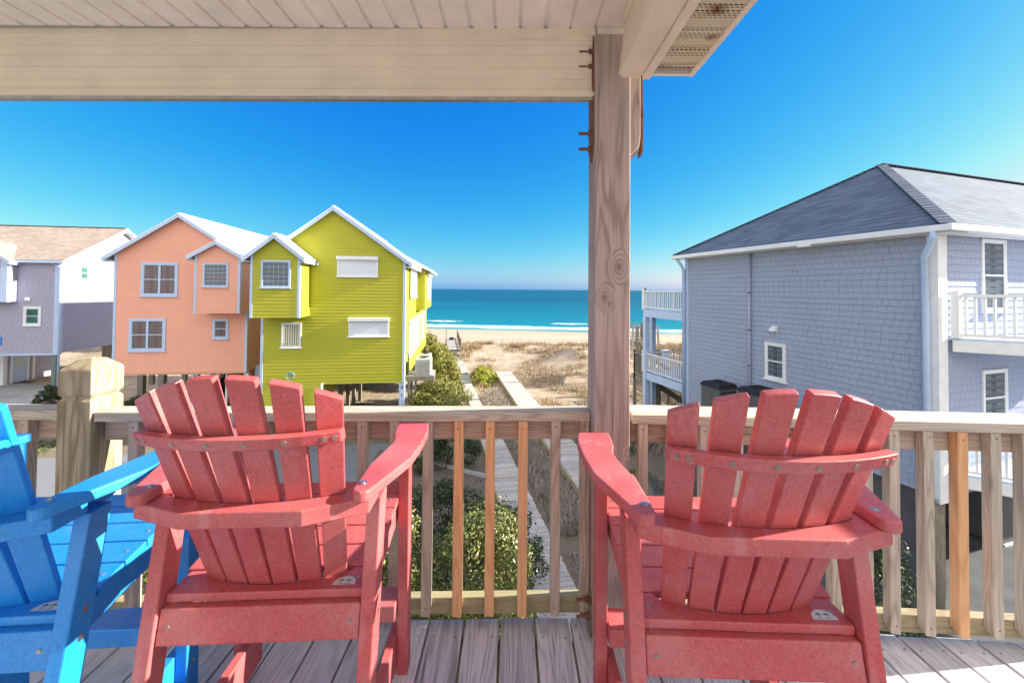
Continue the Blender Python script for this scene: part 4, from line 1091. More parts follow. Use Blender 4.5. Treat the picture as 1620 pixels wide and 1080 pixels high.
MB().bar((xl-.3, ym, zr+.16), (.3, ym, zr+.16), .2, .05).build('ridge_vent', M['foundation'], rf)
mb = MB()
for (ya, za, yb2, zb2) in ((-e, zt-sl*e, ym, zr), (ym, zr, D+e, zt-sl*e)):
    mb.add([(.42, ya, za+.09), (.42, yb2, zb2+.09), (.42, yb2, zb2-.12), (.42, ya, za-.12), (.46, ya, za+.09), (.46, yb2, zb2+.09), (.46, yb2, zb2-.12), (.46, ya, za-.12)], [(0,1,2,3), (7,6,5,4), (0,4,5,1), (1,5,6,2), (2,6,7,3), (3,7,4,0)])
mb.box(xl-.3, .41, -e-.02, -e+.03, zt-sl*e-.06, zt-sl*e+.10); mb.build('fascia', M['bwhite'], rf)
mb = MB(); mb.hexa([(.02, -e+.03, zt-sl*e-.1), (.42, -e+.03, zt-sl*e-.1), (.42, ym, zr-.1), (.02, ym, zr-.1)], [(.02, -e+.03, zt-sl*e-.085), (.42, -e+.03, zt-sl*e-.085), (.42, ym, zr-.085), (.02, ym, zr-.085)])
mb.hexa([(.02, ym+.001, zr-.1), (.42, ym+.001, zr-.1), (.42, D+e, zt-sl*e-.1), (.02, D+e, zt-sl*e-.1)], [(.02, ym+.001, zr-.085), (.42, ym+.001, zr-.085), (.42, D+e, zt-sl*e-.085), (.02, D+e, zt-sl*e-.085)]); mb.build('soffit', M['white'], rf)
spout(r_, [(-.45, -.3, zt-.1), (-.2, -.12, zt-.35), (.08, -.08, zt-.5), (.08, -.08, GZ+.1)], .06)
q = fr_rect(H, 41, 488, 62, 512); window(r_, FY(), *q[:2], *q[2:], 'sash', .14, 'white', 'glassg')
ya, zb2 = H.fx(127, 441); yb2, zt2 = H.fx(138.5, 422.5); window(r_, FX(), ya, yb2, zb2, zt2, 'sash', .10, 'white', 'glassg')
x, z = H.fy(45, 473); MB().box(x-.12, x+.12, -.12, .0, z-.1, z+.1).build('vent_hood', M['white'], r_, .02)
spout(r_, [(H.fy(14, 450)[0], -.06, zt-.1), (H.fy(14, 450)[0], -.06, H.fy(14, 478)[1])], .05)
# gabled front bay, mostly beyond the left edge
D1 = -.6; bx1 = H.hit(11, 450, 'y', D1)[0]; bx0 = bx1-3.6; mb = MB()
lap(mb, FY(D1), [(bx0, -1.0), (bx1, -1.0), (bx1, zt-.1), ((bx0+bx1)/2, zt+1.1), (bx0, zt-.1)], .155); lap(mb, FX(bx1), [(D1+.101, -1.0), (-.02, -1.0), (-.02, zt-.1), (D1+.101, zt-.1)], .155)
mb.box(bx0, bx1-.1, D1+.1, -.02, -1.001, -.9); bo = mb.build('bay', M['lav'], r_)
mb = MB(); mb.box(bx1-.35, bx1+.022, D1-.024, D1+.001, -1.02, zt-.1); mb.box(bx1+.001, bx1+.022, D1+.002, D1+.2, -1.02, zt-.1); mb.build('corner_trim', M['bwhite'], bo)
gable_roof(r_, bx0, bx1, (bx0+bx1)/2, zt-.1, zt+1.1, D1, 1.5, .3, .24, 'tanroof', 'bwhite', .1, -.03)
# house sign cut by the frame
q = fr_rect(H, -26, 533, 3.5, 546); mb = MB(); mb.box(q[0], q[1], -.05, -.02, q[2], q[3]); sg = mb.build('house_sign', M['blue'], r_, .006)
MB().box(q[0]+.08, q[1]-.09, -.053, -.0501, q[2]+.07, q[3]-.07).build('sign_panel', M['bwhite'], sg)
# entry room under the house, with a white oval-glass door
H5 = wp(H, 0, 0, 0); rs = H.hit(5, 604, 'y', 2.0)[0]
mb = MB(); lap(mb, FX(rs), [(2.0, GZ), (5.6, GZ), (5.6, ZB-.02), (2.0, ZB-.02)], .155); lap(mb, FY(2.0), [(xl, GZ), (rs, GZ), (rs, ZB-.02), (xl, ZB-.02)], .155); mb.build('entry_wall', M['lav'], r_)
MB().box(rs-.2, rs+.025, 1.96, 2.2, GZ, ZB-.021).build('corner_trim', M['white'], r_)
y0_, y1_ = H.hit(18, 600, 'x', rs)[1], H.hit(41, 600, 'x', rs)[1]
MX = FX(rs+.02); zd1 = ZB-.14; zd0 = GZ+.05
mb = MB(); mb.box(y0_-.12, y0_, .0, .06, zd0, zd1, MX); mb.box(y1_, y1_+.12, 0, .06, zd0, zd1, MX); mb.box(y0_-.12, y1_+.12, 0, .06, zd1, zd1+.1, MX); fr = mb.build('door', M['white'], r_)
ymid = (y0_+y1_)/2; MB().box(y0_+.005, y1_-.005, 0, .03, zd0, zd1-.003, MX).build('door_leaf', M['bwhite'], fr)
mb = MB(); pl = [(ymid + .28*math.cos(2*math.pi*k/24), .031, zd1-.75+.52*math.sin(2*math.pi*k/24)) for k in range(24)]; mb.prism(pl, 0, (0, .008, 0), MX); mb.build('oval_glass', M['curtain'], fr)
MB().tube([MX @ Vector((y1_-.12, .03, zd0+1.0)), MX @ Vector((y1_-.12, .08, zd0+1.0))], .03, 8).build('handle', M['steel'], fr)
MB().box(rs+.1, rs+1.1, ymid-.5, ymid+.5, GZ+.035, GZ+.05).build('door_mat', M['black'], r_)
MB().box(rs-.1, rs+.06, H.hit(50, 600, 'x', rs)[1], H.hit(50, 600, 'x', rs)[1]+.16, GZ, ZB-.021).build('post', M['white'], r_)
MB().box(-.42, -.17, .0+.03, .28, GZ, ZB-.121).build('post', tmp if False else m_plain('sage_green_post', (.14,.20,.17), .6), r_)
mb = MB(); xw = rs + .4
for i in range(40):
    xx = xw + i*.145
    if xx > -.6: break
    mb.box(xx, xx+.135, 9.1, 9.13, GZ, ZB-.2)
mb.build('rear_lattice', M['oldrail'], r_)
mb = MB(); mb.bar((xw+.4, 7.4, ZB-.3), (-1.2, 7.4, GZ+1.4), .06, .26, (0, 1, 0)); mb.bar((xw+.4, 8.4, ZB-.3), (-1.2, 8.4, GZ+1.4), .06, .26, (0, 1, 0)); mb.build('stair_stringer', M['oldrail'], r_)
LAV = H

# ------------------------------------------------ grey purple house on the right
H = House('shingled_house', (9.1, 8.52), 16.7, 'large grey purple shingled house with a hipped grey roof and white balconies, right')
r_ = H.root; D = 7.62; W = 13.0; zt = 1.31
mb = MB()
lap(mb, FXL(0), [(0, ZB), (D, ZB), (D, zt), (0, zt)], .155)
lap(mb, FY(), [(.101, ZB+.0), (W, ZB), (W, zt), (.101, zt)], .155)
mb.box(.1, W, D-.1, D, ZB, zt); mb.build('wall', M['purple'], r_)
MB().box(.1, W, .1, D-.101, ZB-.02, ZB+.1).build('floor_joist', M['white'], r_)
MB().box(.25, W, 4.0, D, GZ, ZB-.021).build('ground_floor_wall', M['foundation'], r_)
MB().box(.25, .5, .5, 4.0, GZ, ZB-.021).build('ground_floor_wall', M['foundation'], r_)
MB().box(4.6, W, 1.0, 3.9, GZ, ZB-.021).build('ground_floor_wall', M['foundation'], r_)
MB().box(4.59, 8, .96, .995, GZ+.0, GZ+.08).build('base_strip', M['white'], r_)
mb = MB(); mb.box(-.03, .27, -.03, .0, ZB-.12, zt); mb.box(-.03, -.001, .0, .16, ZB-.12, zt); mb.box(-.03, .27, .0, .27, ZB-.12, ZB-.022); mb.build('corner_column', M['white'], r_, .003)
MB().tube([(.12, .14, GZ-.3), (.12, .14, ZB-.12)], .15, 14).build('pile', M['pile'], r_, 0, 2, True)
MB().box(-.03, .001, D-.16, D+.03, ZB-.1, zt).build('corner_trim', M['bwhite'], r_, .003)
MB().box(2.7, 12.5, D+.001, 10.7, GZ, 1.25).build('added_shade_wing', M['purple'], r_)  # added unseen block, placed to cast shade over the paths
# hipped roof with gutters
e = .35; ez = 1.40; A = (-e, -e, ez); Bq = (-e, D+e, ez); T0 = (4.35, 3.55, 4.22); T1 = (12.6, 3.55, 4.22); C1 = (W+2, -e, ez); C2 = (W+2, D+e, ez)
mb = MB()
def rf_face(*pts): mb.prism(pts, 0, (0, 0, -.06))
rf_face(A, T0, Bq); rf_face(A, C1, T1, T0); rf_face(Bq, T0, T1, C2)
rf = mb.build('roof', M['greyroof'], r_)
hp = MB()
def hipcap(p, q, n):
    p = Vector(p); q = Vector(q)
    for i in range(n):
        a = p.lerp(q, i/n); b = p.lerp(q, (i+1.15)/n); hp.bar(a+Vector((0,0,.03)), b+Vector((0,0,.022)), .24, .018)
hipcap(A, T0, 34); hipcap(Bq, T0, 34); hipcap(T0, T1, 40); hp.build('ridge_cap', M['greyroof'], rf)
mb = MB()
mb.box(-e-.12, -e, -e-.12, D+e, ez-.14, ez-.005); mb.box(-e, W+2, -e-.12, -e, ez-.14, ez-.005); mb.build('gutter', M['white'], rf, .02, 3)
mb = MB(); mb.box(-e+.001, -.02, -e+.001, D+e, ez-.16, ez-.145); mb.box(-.02, W, -e+.001, -.04, ez-.16, ez-.145); mb.build('soffit', M['white'], rf)
pv = H.fy(1559, 307, 1.7)
vent = empty('tmp', (0,0,0)); bpy.data.objects.remove(vent)
vx, vy = 8.3, 1.15; vz = ez + (T0[2]-ez)*(vy+e)/(3.55+e)
vm = MB(); vm.tube([(vx, vy, vz-.05), (vx, vy, vz+.20)], .06, 12); vm.tube([(vx, vy, vz+.16), (vx, vy, vz+.24)], [.10, .085], 12); vm.tube([(vx, vy, vz-.1), (vx, vy, vz+.08)], [.17, .07], 12)
vm.build('vent_pipe', M['foundation'], rf)
# downspouts
spout(r_, [(-e-.06, -.16, ez-.1), (-e-.06, -.14, ez-.28), (-.14, -.02+.16, ez-.62), (-.11, .14, -1.0), (-.11, .14, -6.5)], .065, 'bwhite')
y2 = H.hit(1188, 500, 'x', 0)[1]; ds = spout(r_, [(-.07, y2, zt+.02), (-.07, y2, ZB-.6)], .045, 'purple')
for z in (-.05, -1.25, -2.4, -3.6): MB().tube([(-.07, y2, z-.015), (-.07, y2, z+.015)], .05, 8).build('pipe_strap', M['dark'], ds)
spout(r_, [(-e-.06, D+.1, ez-.1), (-.2, D+.02, ez-.4), (-.10, D+.02, ez-.6), (-.10, D+.02, ZB-.5)], .06, 'bwhite')
MB().box(-e-.13, -e+.0, H.hit(1272, 400, 'x', -e-.1)[1]-.18, H.hit(1272, 400, 'x', -e-.1)[1]+.18, ez-.18, ez-.11).build('gutter_bracket', M['white'], rf)
# side window and vent hood
MXL = FXL(0)
y0_, z1_ = H.fx(1242, 547); y1_, z0_ = H.fx(1213, 594); window(r_, MXL, min(y0_, y1_)+.03, max(y0_, y1_)-.03, z0_, z1_-.02, 'sash', .07, 'white', 'glass')
yv, zv = H.fx(1226, 520); mb = MB(); mb.prism([(0, yv-.09, zv-.08), (-.15, yv-.09, zv-.08), (-.13, yv-.09, zv+.02), (0, yv-.09, zv+.09)], 0, (0, .18, 0)); mb.build('vent_hood', M['white'], r_, .01)
# front windows
for (u0, v0, u1, v1) in ((1554, 384, 1586, 489), (1555, 586, 1588, 672)):
    q = fr_rect(H, u0, v0, u1, v1); window(r_, FY(), *q[:2], *q[2:], 'sash', .055, 'white')
# balconies
def balcony(zf, name='balcony'):
    B0 = Vector((.28, -.10)); dw = Vector((math.cos(R(33)), -math.sin(R(33)), 0)); dl = Vector((dw.dot(H.X), dw.dot(H.Y))); Lb = 3.0
    B1 = B0 + dl*Lb; b = MB()
    b.prism([(B0.x, B0.y, zf-.04), (B1.x, B1.y, zf-.04), (6.5, B1.y, zf-.04), (6.5, -.03, zf-.04), (B0.x, -.03, zf-.04)], 0, (0, 0, .04)); bo = b.build(name, M['bwhite'], r_)
    nl = Vector((dl.y, -dl.x)); fb = MB()
    def P(s, off=0): q = B0 + dl*s - nl*off; return q
    fb.bar((*P(0), zf-.165), (*P(Lb), zf-.165), .04, .245); fb.build('fascia', M['white'], bo)
    MB().bar((*P(.08), zf+.90), (*P(Lb), zf+.90), .09, .06).build('top_rail', M['white'], bo)
    MB().bar((*P(.08), zf+.07), (*P(Lb), zf+.07), .05, .06).build('bottom_rail', M['white'], bo)
    n = int(Lb/.135)
    for i in range(n):
        a = P(.2+i*.135); MB().box(a.x-.02, a.x+.02, a.y-.02, a.y+.02, zf+.101, zf+.869).build('baluster', M['white'], bo)
    a = P(.06); MB().box(a.x-.06, a.x+.06, a.y-.06, a.y+.06, zf+.001, zf+1.0).build('rail_post', M['white'], bo)
    return bo
balcony(-.96); balcony(-3.80)
# glass door under the balcony
q0 = H.hit(1536, 780, 'y', 3.9); q1 = H.hit(1567, 780, 'y', 3.9)
mb = MB(); MD = FY(3.98); s0, s1 = q0[0]-.5, q1[0]; zt_ = ZB-.25
mb.box(s0, s1, 0, .05, GZ+.06, zt_, MD); do = mb.build('door', M['white'], r_, .01)
MB().box(s0+.2, s1-.22, .051, .06, GZ+.5, zt_-.2, MD).build('door_glass', M['glass'], do); MB().tube([MD @ Vector((s1-.10, .05, GZ+1.15)), MD @ Vector((s1-.10, .1, GZ+1.15)), MD @ Vector((s1-.24, .1, GZ+1.15))], .015, 8).build('handle', M['steel'], do)
# seaward decks, continuing the line of the side wall
def sea_deck(zf, zr_, name='sea_deck'):
    L0, L1 = D+.05, D+2.75; b = MB(); b.box(0, 5, L0, L1, zf-.04, zf); bo = b.build(name, M['bwhite'], r_)
    MB().box(-.04, -.001, L0, L1, zf-.32, zf).build('fascia', M['bwhite'], bo); MB().box(0, 5, L1, L1+.04, zf-.32, zf).build('fascia', M['bwhite'], bo)
    MB().box(-.06, .03, L0, L1, zr_-.05, zr_).build('top_rail', M['white'], bo); MB().box(-.04, .01, L0, L1, zf+.08, zf+.13).build('bottom_rail', M['white'], bo)
    MB().box(0, 5, L1-.04, L1+.03, zr_-.05, zr_).build('top_rail', M['white'], bo)
    n = 20
    for i in range(n):
        y = L0+.08+(L1-L0-.16)*i/(n-1); MB().box(-.035, .0, y-.018, y+.018, zf+.131, zr_-.051).build('baluster', M['white'], bo)
    n = 24
    for i in range(n):
        x = .15+4.8*i/(n-1); MB().box(x-.018, x+.018, L1-.02, L1+.01, zf+.0, zr_-.051).build('baluster', M['white'], bo)
    MB().box(-.07, .06, L1-.06, L1+.07, zf, zr_+.09).build('rail_post', M['white'], bo)
sea_deck(-.88, -.01); sea_deck(-3.72, -2.84)
for (x, y) in ((-.02, D+2.62), (.55, D+2.9), (3.5, D+2.6)): MB().box(x-.07, x+.13, y-.1, y+.1, GZ-.3, -1.21).build('deck_post', M['bwhite'], r_)
MB().tube([(-.02+.03, D+2.68, .0), (.01, D+2.68, .13)], .035, 8).build('post_lamp', M['foundation'], r_)
RH = H
# air conditioners standing beside the wall on a timber stand
st = empty('unit_stand', wp(H, -1.65, 2.6, 0), H.th, 'timber stand against the grey purple house carrying two dark air conditioners', 'platform')
mb = MB()
for i in range(26): mb.box(0, 1.55, .14*i, .14*i+.13, -4.035, -4.0)
mb.build('platform_top', M['walk'], st)
for (x, y) in ((.05, .05), (1.4, .05), (.05, 3.4), (1.4, 3.4), (.05, 1.7)): MB().box(x, x+.1, y, y+.1, GZ-.2, -4.036).build('leg', M['pile'], st)
ac_unit(wp(H, -.80, 5.15, -4.0), H.th, .80, .92, 'acdark', 'dark louvred air conditioner nearer the sea beside the grey purple house', True)
ac_unit(wp(H, -.85, 3.55, -4.0), H.th, .86, 1.10, 'acdark', 'wide black topped air conditioner nearer the porch beside the grey purple house', True)

x, z = LIME.fy(504, 418); MB().box(x-.05, x+.05, -.09, -.018, z-.06, z+.06).build('flood_light', M['white'], LIME.root, .02)
MB().tube([(.05, .75, ZB+.25), (.10, .75, ZB+1.0), (.10, .75, ZB+1.15), (.04, .75, ZB+1.3)], .02, 8).build('conduit', M['black'], LIME.root)
MB().box(.02, .14, .5, .72, ZB+.35, ZB+.85).build('disconnect_box', M['acdark'], LIME.root, .015)
# ================================================================== PATHS AND BEACH STRUCTURES
def walkway(name, label, edges, z, zs=None, side=.10, mat='walk', seed=1, step=.145):
    """planked path between two edge polylines [(left xy), (right xy)] from near to far"""
    rnd = random.Random(seed); w = empty(name, (0, 0, 0), 0, label, 'boardwalk'); mb = MB(); rims = MB()
    for i in range(len(edges)-1):
        (la, ra), (lb, rb) = edges[i], edges[i+1]; za = zs[i] if zs else z; zb = zs[i+1] if zs else z
        la, ra, lb, rb = [Vector((*q, 0)) for q in (la, ra, lb, rb)]
        L = ((lb+rb)/2 - (la+ra)/2).length; n = max(1, int(L/step))
        for k in range(n):
            f0 = (k+.04)/n; f1 = (k+.96)/n; e = rnd.uniform(-.02, .02); dz = rnd.uniform(-.004, .004)
            z0 = za+(zb-za)*f0+dz; z1 = za+(zb-za)*f1+dz
            p = [la.lerp(lb, f0), ra.lerp(rb, f0), ra.lerp(rb, f1), la.lerp(lb, f1)]
            d = (p[1]-p[0]).normalized()*e; p = [p[0]-d, p[1]+d, p[2]+d, p[3]-d]
            mb.hexa([(*p[0][:2], z0-.035), (*p[1][:2], z0-.035), (*p[2][:2], z1-.035), (*p[3][:2], z1-.035)], [(*p[0][:2], z0), (*p[1][:2], z0), (*p[2][:2], z1), (*p[3][:2], z1)])
        for (a, b) in ((la, lb), (ra, rb)):
            rims.bar((*a[:2], za-.04-side/2), (*b[:2], zb-.04-side/2), .05, side)
    mb.build('planks', M[mat], w); rims.build('edge_board', M['mossrail'], w)
    return w
ZL = -6.66
E = [(gpt(560, 1045, ZL), gpt(958, 1045, ZL)), (gpt(655, 925, ZL), gpt(909, 925, ZL)), (gpt(727, 750, ZL), gpt(824, 750, ZL)), (gpt(758, 693, ZL), gpt(795, 693, ZL))]
# keep the width constant: rebuild the left edge from the right edge
def parallel(rs, w):
    out = []
    for i, r in enumerate(rs):
        a = Vector(rs[max(0, i-1)]); b = Vector(rs[min(len(rs)-1, i+1)]); d = (b-a).normalized(); n = Vector((-d.y, d.x)); out.append(((r[0]+n.x*w, r[1]+n.y*w), r))
    return out
rs = [gpt(975, 1060, ZL), gpt(909, 925, ZL), gpt(824, 752, ZL)]
walkway('boardwalk', 'low planked path nearest the bushes, in the shade below the railing', parallel(rs, 1.05), ZL, None, .14, 'walk', 3)
rs = [gpt(824, 752, ZL+.05), gpt(795, 693, ZL+.05), gpt(774, 655, ZL+.05)]
walkway('boardwalk', 'middle stretch of the left planked path, just past the step', parallel(rs, .95), ZL+.05, None, .14, 'walk', 4)
segs = [((774, 655), (758, 632)), ((757.5, 630), (746, 606)), ((745, 604), (741, 592)), ((740.5, 590), (736, 577)), ((735.5, 576), (731, 571))]
sl_names = ['large concrete slab nearest the boardwalk on the sunny path', 'long pale slab beside the low green shrub on the path', 'shaded small slab in the middle of the stepping path', 'small pale slab fourth along the stepping path', 'farthest pale slab at the foot of the dune steps']
for i, (a, b) in enumerate(segs):
    za = ZL+.02+.02*i; A = Vector(gpt(*a, za)); Bq = Vector(gpt(*b, za)); d = (Bq-A).normalized(); n = Vector((-d.y, d.x))*.72; mb = MB()
    mb.prism([(*A, za-.25), (*(A+n), za-.25), (*(Bq+n), za-.25), (*Bq, za-.25)], 0, (0, 0, .25)); o = mb.build('path_slab', M['walk'], None, .012); tag(o, sl_names[i], 'paving slab', 'slabs of the stepping path')
ZR = -6.45
le = [gpt(1010, 905, ZR), gpt(919, 776, ZR), gpt(857.7, 692, ZR), gpt(817.6, 638.7, ZR), gpt(783.5, 587.6, ZR)]
E = []
for i, l in enumerate(le):
    a = Vector(le[max(0, i-1)]); b = Vector(le[min(len(le)-1, i+1)]); d = (b-a).normalized(); n = Vector((d.y, -d.x)); E.append((l, (l[0]+n.x*1.2, l[1]+n.y*1.2)))
walkway('boardwalk', 'raised straight boardwalk leading out to the sand, right of the stepping path', E, ZR, None, .22, 'walk', 5)
RWALK = E
def rail_run(root, pts, z, h, post=.10, gap=.14, mat='oldrail', bal=True, every=1.8):
    """railing along pts (x,y) at floor heights z (list)"""
    for i in range(len(pts)-1):
        a = Vector((*pts[i], z[i])); b = Vector((*pts[i+1], z[i+1])); L = (b-a).length
        MB().bar(a+Vector((0,0,h)), b+Vector((0,0,h)), .12, .04).build('top_rail', M[mat], root)
        MB().bar(a+Vector((0,0,.12)), b+Vector((0,0,.12)), .04, .08).build('bottom_rail', M[mat], root)
        n = max(1, round(L/every))
        for k in range(n+1):
            p = a.lerp(b, k/n); MB().box(p.x-post/2, p.x+post/2, p.y-post/2, p.y+post/2, p.z-.3, p.z+h+.1).build('rail_post', M[mat], root)
        if bal:
            m2 = MB(); n = int(L/gap)
            for k in range(1, n):
                p = a.lerp(b, k/n); m2.box(p.x-.02, p.x+.02, p.y-.02, p.y+.02, p.z+.16, p.z+h-.02)
            m2.build_each('baluster', M[mat], root)
# dune crossover at the end of the left path
zc = -6.06
Ea = [(tuple(atz(706, 553, zc)[:2]), tuple(atz(728, 553, zc)[:2])), (tuple(atz(707.5, 535, zc)[:2]), tuple(atz(723, 535, zc)[:2]))]
cw = walkway('dune_crossover', 'raised dune crossover with side rails where the left path meets the beach', Ea, zc, None, .2, 'walk', 6)
for (u0, v0, u1, v1) in ((705.5, 553, 706.5, 535), (729, 553, 723.5, 535)):
    a = atz(u0, v0, zc); b = atz(u1, v1, zc); rail_run(cw, [a[:2], b[:2]], [zc, zc], 1.0, .12, .2, 'oldrail', True, 2.2)
st = MB(); a = Vector(Ea[0][0]); b = Vector(Ea[0][1])
for i in range(4):
    y = -.30*(i+1); z = zc-.17*(i+1); st.box(b.x-1.25, b.x+.05, a.y+y, a.y+y+.32, z-.05, z)
st.build('steps', M['walk'], cw)
MB().box(Ea[0][1][0]-1.3, Ea[0][1][0]+.06, a.y-1.2, a.y-.02, GZ-.1, zc-.75).build('step_base', M['mossrail'], cw)
mb = MB(); p = atz(714.5, 537, zc); mb.box(p.x-.25, p.x+.25, p.y-.3, p.y+.3, zc, zc+.25); o = mb.build('cooler_box', M['black'], None, .03); tag(o, 'small dark box left on the far end of the dune crossover', 'box')
# lookout deck beyond the shingled house
zf = -3.72; dd = 29.0
A0 = at(1007, 540, dd); A1 = at(1036, 540, dd)
lk = empty('beach_lookout', (A0.x, A0.y, 0), R(4), 'tall railed wooden lookout deck at the beach, left of the grey purple house', 'lookout')
w = A1.x - A0.x
MB().box(0, w, 0, 2.2, zf-.28, zf).build('floor', M['oldrail'], lk)
rail_run(lk, [(0, 0), (w, 0)], [zf, zf], 1.0, .14, .15); rail_run(lk, [(0, 2.2), (w, 2.2)], [zf, zf], 1.15, .14, .15); rail_run(lk, [(w, 0), (w, 2.2)], [zf, zf], 1.0, .14, .15)
for (x, y) in ((.1, .1), (w-.1, .1), (.1, 2.1), (w-.1, 2.1)): MB().box(x-.1, x+.1, y-.1, y+.1, GZ-1.5, zf-.281).build('leg', M['oldrail'], lk)
mb = MB(); mb.bar((-.3, -.2, zf+1.2), (-.55, -.5, zf-1.2), .10, .16, (0, 1, 0)); mb.build('handrail_post', M['walk'], lk); MB().bar((w+.15, -.2, zf+1.15), (w+.22, -.3, zf-.9), .10, .16, (0, 1, 0)).build('handrail_post', M['walk'], lk)
mb = MB()
for sx in (0, 1.1): mb.bar((.3+sx*.0, -.1-sx, zf-.05), (2.9, -.1-sx-1.0, GZ+1.0), .06, .28)
mb.build('stair_stringer', M['mossrail'], lk)
mb = MB(); mb.hexa([(-2.6, .2, zf-.9), (-.05, .2, zf-.2), (-.05, 1.4, zf-.2), (-2.6, 1.4, zf-.9)], [(-2.6, .2, zf-.86), (-.05, .2, zf-.16), (-.05, 1.4, zf-.16), (-2.6, 1.4, zf-.86)]); mb.build('ramp', M['oldrail'], lk)
# stair landing railing in front of it
ld = empty('stair_landing', (0, 0, 0), 0, 'grey railed stair landing beside the seaward posts of the grey purple house', 'landing')
a = at(1004, 592, 20.5); b = at(1025, 597, 18.9); zl = a.z
MB().prism([(a.x, a.y, zl-.2), (b.x, b.y, zl-.2), (b.x+1.6, b.y+.5, zl-.2), (a.x+1.6, a.y+.9, zl-.2)], 0, (0, 0, .2)).build('floor', M['oldrail'], ld)
rail_run(ld, [a[:2], b[:2]], [zl, zl], 1.15, .08, .12); rail_run(ld, [(a.x+1.6, a.y+.9), a[:2]], [zl, zl], 1.15, .08, .14)
for p in (a, b, Vector((b.x+.5, b.y+.15, 0)), Vector((a.x+1.6, a.y+.9, 0))): MB().box(p.x-.07, p.x+.07, p.y-.07, p.y+.07, GZ-.3, zl-.201).build('leg', M['oldrail'], ld)
c0 = at(1041, 568, 21.5); c1 = at(1072, 600, 18.6)
mb = MB(); mb.bar((b.x+.2, b.y+.6, zl+1.1), (b.x+3.2, b.y+1.2, zl-.8), .06, .2); mb.bar((b.x+.2, b.y+.6, zl), (b.x+3.2, b.y+1.2, zl-1.9), .06, .28); mb.build('stair_rail', M['oldrail'], ld)
# low picket rails of the neighbouring ramp, seen below and beyond the seaward deck
rp = empty('ramp_railing', (0, 0, 0), 0, 'low picket rail of a ramp running under the seaward deck', 'railing')
a = atz(1003, 612, -6.0); b = atz(1090, 652, -6.0); rail_run(rp, [a[:2], b[:2]], [-6.2, -6.2], 1.0, .10, .13)
MB().bar((a.x, a.y, -6.3), (b.x, b.y, -6.3), .06, .25).build('edge_board', M['mossrail'], rp)
r2 = empty('ramp_railing', (0, 0, 0), 0, 'distant dark topped railing between the seaward deck posts', 'railing')
a = at(1053, 583, 26); b = at(1084, 583, 26); rail_run(r2, [a[:2], b[:2]], [a.z-.1, a.z-.1], 1.15, .16, .16); MB().box(a.x-.15, a.x+.2, a.y-.1, a.y+.2, GZ-1, a.z+1.2).build('rail_post', M['bwhite'], r2)
MB().box(b.x-.15, b.x+.1, a.y-.1, a.y+.1, GZ-1, a.z+.9).build('rail_post', M['oldrail'], r2)
# garden curb
def strip_path(uvs, z, w, h, mat, name, label, cat):
    pts = [gpt(u, v, z) for u, v in uvs]; mb = MB()
    for a, b in zip(pts[:-1], pts[1:]): mb.bar((*a, z+h/2-.05), (*b, z+h/2-.05), w, h+.1)
    o = mb.build(name, M[mat], None, .005); tag(o, label, cat); return o
strip_path([(628, 712), (657, 721), (693, 736), (732, 747), (772, 757)], GZ+.02, .10, .14, 'concrete', 'garden_curb', 'thin pale curb edging the shaded planting bed behind the bushes', 'curb')
def m_mulch():
    t = NT('bark_mulch'); p = t.pos(); a = t.noise(p, 18, 5, .7); b = t.noise(p, 2, 4)
    return t.set(t.mix(t.mr(a, .35, .65), (.07,.055,.045), (.23,.19,.155)), .95, t.bump(a, .8, .03), .1)
M['mulch'] = m_mulch()
strip_sheet('planting_bed', [gpt(600, 712), gpt(657, 722), gpt(693, 737), gpt(772, 759), gpt(800, 815), gpt(820, 870), gpt(500, 880)], GZ+.035, M['mulch'])
# drilling vessel on the horizon
p = at(718, 458, 3600); sh = empty('ship', (p.x, p.y, -8.6), 0, 'tiny dark ship far out on the horizon', 'ship')
MB().prism([(-11, -3, -1), (11, -3, -1), (13, -3, 3), (-12, -3, 3)], 0, (0, 6, 0)).build('hull', M['black'], sh)
MB().box(-3, 2, -2, 2, 3.01, 9).build('superstructure', M['foundation'], sh); MB().box(-.8, .8, -.8, .8, 9.01, 16).build('mast', M['black'], sh)

